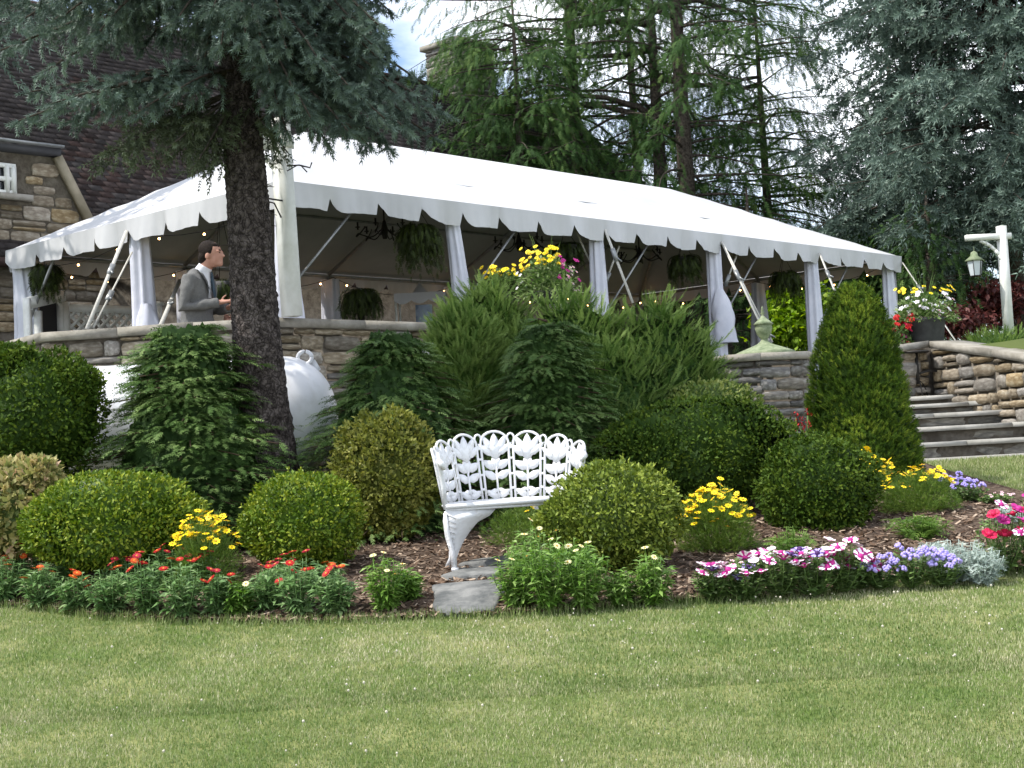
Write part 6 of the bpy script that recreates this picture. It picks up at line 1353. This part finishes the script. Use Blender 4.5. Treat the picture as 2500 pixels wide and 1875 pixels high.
def person(px, py_head, d, rz, h, label, female=False):
    c = P(px, py_head, d); Mx = Matrix.Translation((c[0], c[1], FLOOR)) @ Matrix.Rotation(rz, 4, 'Z') @ Matrix.Scale(h, 4); root = empty("person", (c[0], c[1], FLOOR), rz, label=label, cat="person")
    hx, hz = .17, 1.575; B = Acc(); t = .52 # head pitched forward
    ell(B, (hx-.012, 0, hz+.035), (.098, .078, .098), t); ell(B, (hx+.036, 0, hz-.030), (.060, .058, .082), t); ell(B, (hx+.070, 0, hz-.075), (.030, .036, .030), t)
    B.tube([(hx+.088, 0, hz+.022), (hx+.112, 0, hz-.018), (hx+.096, 0, hz-.030)], [.011, .019, .012], 8); ell(B, (hx+.078, 0, hz+.034), (.022, .055, .012), t); ell(B, (hx+.087, 0, hz-.052), (.013, .024, .008), t)
    for sg in (-1, 1): ell(B, (hx-.012, sg*.079, hz-.008), (.022, .012, .034), .2); ell(B, (hx+.082, sg*.031, hz+.016), (.008, .013, .007), t)
    rings(B, [(.04, 0, 1.36), (.075, 0, 1.44), (.12, 0, 1.50), (hx-.01, 0, hz-.01)], [(.10, .07), (.060, .058), (.056, .058), (.055, .06)])
    rings(B, [(0, 0, .86), (0, 0, .98), (.0, 0, 1.12), (.01, 0, 1.26), (.025, 0, 1.34), (.04, 0, 1.40)], [(.15, .095), (.15, .10), (.14, .10), (.15, .10), (.14, .085), (.08, .06)])
    arms = {}
    for sg in (-1, 1):
        sh_, el_, wr = np.array([.025, sg*.185, 1.365]), np.array([-.015 if sg < 0 else .03, sg*.235, 1.09]), np.array([.27, sg*.095, 1.10+.03*(sg < 0)]); arms[sg] = (sh_, el_, wr); rings(B, [sh_-[0, 0, .02], (sh_+el_)/2, el_, (el_+wr)/2, wr], [(.040, .040), (.042, .044), (.036, .036), (.034, .036), (.024, .028)])
        hd = unit(np.array([.8, -sg*.45, .12])); palm = wr+hd*.05; rings(B, [wr-hd*.01, palm, palm+hd*.045], [(.022, .028), (.018, .040), (.014, .038)])
        for q in range(4): finger(B, palm+hd*.04+np.array([0, 0, (.030, .011, -.009, -.028)[q]]), hd, (.066, .074, .070, .055)[q], .0085, (-.4, -sg*.6, -.3))
        finger(B, wr+hd*.02+np.array([0, 0, .028]), unit(hd+np.array([0, 0, 1.1])), .055, .0095, (.5, 0, -.1))
        x0 = .03*sg
        rings(B, [(0, sg*.085, .90), (.01, sg*.09, .70), (.015+x0, sg*.095, .48), (x0, sg*.10, .28), (x0-.01, sg*.10, .08)], [(.082, .088), (.075, .082), (.052, .056), (.048, .052), (.036, .04)]); rings(B, [(x0-.06, sg*.10, .035), (x0+.03, sg*.105, .035), (x0+.15, sg*.115, .025)], [(.03, .032), (.04, .035), (.03, .018)], fwd_=np.array([0, 0, 1.]))
    fused(B, "body", m_skin, root, .0075, Mx, 3)
    # hair
    Hh = Acc(); ell(Hh, (hx-.030, 0, hz+.052), (.104, .088, .092), t); ell(Hh, (hx-.068, 0, hz-.005), (.060, .080, .082), t); ell(Hh, (hx+.035, 0, hz+.095), (.045, .06, .022), t)
    if female: ell(Hh, (hx-.075, 0, hz-.10), (.06, .09, .13), .1)
    for sg in (-1, 1): ell(Hh, (hx-.022, sg*.068, hz+.038), (.050, .022, .040), t); ell(Hh, (hx-.005, sg*.073, hz+.005), (.012, .010, .028), t)
    fused(Hh, "hair", m_hair, root, .008, Mx, 2)
    Eb = Acc()
    for sg in (-1, 1): ell(Eb, (hx+.092, sg*.034, hz+.042), (.008, .020, .005), t); ell(Eb, (hx+.089, sg*.033, hz+.019), (.006, .010, .005), t)
    V_ = np.concatenate(Eb.V); Eb.V = [V_@np.array(Mx)[:3, :3].T+np.array(Mx)[:3, 3]]; Eb.T = [np.concatenate(Eb.T)]; Eb.t = [np.concatenate(Eb.t)]; Eb.m = [np.concatenate(Eb.m)]; Eb.build("eyebrows", m_hair, root)
    # jacket
    J = Acc(); rings(J, [(.0, 0, .80), (0, 0, .92), (-.005, 0, 1.05), (.0, 0, 1.16), (.008, 0, 1.28), (.018, 0, 1.36), (.035, 0, 1.42), (.05, 0, 1.45)], [(.205, .155), (.195, .150), (.178, .135), (.185, .135), (.20, .138), (.20, .12), (.125, .09), (.075, .065)], 28)
    for sg in (-1, 1):
        a, b, c_ = arms[sg]; mid = (b+c_)/2; rings(J, [a-[0, sg*.03, -.01], a*.6+b*.4, b+[-.012, 0, 0], mid, c_-(c_-b)*.04], [(.070, .078), (.060, .066), (.055, .058), (.052, .054), (.044, .048)])
    if female: rings(J, [(0, 0, .35), (0, 0, .55), (0, 0, .80), (0, 0, .92)], [(.24, .20), (.225, .19), (.20, .16), (.19, .14)], 28)
    jk = fused(J, "jacket" if not female else "dress", m_suit if not female else m_black, root, .011, Mx, 3)
    tx = bpy.data.textures.new("fold", 'CLOUDS'); tx.noise_scale = .09; dm = jk.modifiers.new("folds", 'DISPLACE'); dm.texture = tx; dm.strength = .022; dm.mid_level = .5
    if not female:
        for sg in (-1, 1):
            Q = Acc(); Mn = np.array(Mx); pts = np.array([(.045, sg*.075, 1.455), (.115, sg*.085, 1.38), (.15, sg*.045, 1.27), (.160, sg*.012, 1.15)])
            V = [p for p in pts]+[p+np.array([.012, sg*.030 if i < 3 else 0, -.012]) for i, p in enumerate(pts)]; T = []
            for i in range(3): T += [(i, i+1, i+5), (i, i+5, i+4)]
            V = np.array(V); V2 = np.vstack([V, V+[.008, 0, 0]]); T = T+[(a+8, b+8, c_+8) for a, b, c_ in T]; Q.add(V2@Mn[:3, :3].T+Mn[:3, 3], T); Q.build("lapel", m_suit, jk)
        Q = Acc(); rings(Q, [(.055, 0, 1.425), (.085, 0, 1.462), (.10, 0, 1.487)], [(.078, .072), (.069, .068), (.066, .066)], 24); rings(Q, [(.085, 0, 1.18), (.082, 0, 1.30), (.075, 0, 1.43)], [(.055, .072), (.075, .066), (.066, .07)]); fused(Q, "shirt", m_shirt, root, .008, Mx, 2)
        Q = Acc(); Mn = np.array(Mx)
        V = np.array([(.150, 0, 1.435), (.160, .02, 1.42), (.160, -.02, 1.42), (.168, .014, 1.39), (.168, -.014, 1.39), (.178, .03, 1.22), (.178, -.03, 1.22), (.176, 0, 1.17), (.14, 0, 1.3)]); Q.add(V@Mn[:3, :3].T+Mn[:3, 3], [(0, 1, 2), (1, 3, 2), (2, 3, 4), (3, 5, 4), (4, 5, 6), (5, 7, 6), (1, 8, 3), (2, 4, 8), (3, 8, 5), (4, 6, 8)]); Q.build("tie", m_tie, root)
    Tq = Acc()
    for sg in (-1, 1):
        x0 = .03*sg
        rings(Tq, [(0, sg*.08, .95), (.01, sg*.092, .70), (.012+x0, sg*.098, .45), (x0, sg*.10, .22), (x0+.01, sg*.10, .05)], [(.105, .115), (.092, .10), (.075, .082), (.07, .08), (.072, .085)])
    fused(Tq, "trousers" if not female else "stockings", m_suit if not female else m_black, root, .011, Mx, 3)
    Sq = Acc()
    for sg in (-1, 1): x0 = .03*sg; rings(Sq, [(x0-.075, sg*.10, .045), (x0+.0, sg*.103, .05), (x0+.10, sg*.112, .035), (x0+.175, sg*.118, .025)], [(.038, .042), (.045, .048), (.045, .032), (.03, .02)], fwd_=np.array([0, 0, 1.]))
    fused(Sq, "shoes", m_shoe, root, .009, Mx, 2)
    return root
person(477, 640, 13.2, -.22, 1.105, "man in grey suit with white collar looking down at his hands beside the spruce trunk")
person(634, 640, 13.5, 3.2, 1.0, "person in black clothes facing the grey suited man, mostly hidden behind the spruce trunk", True)
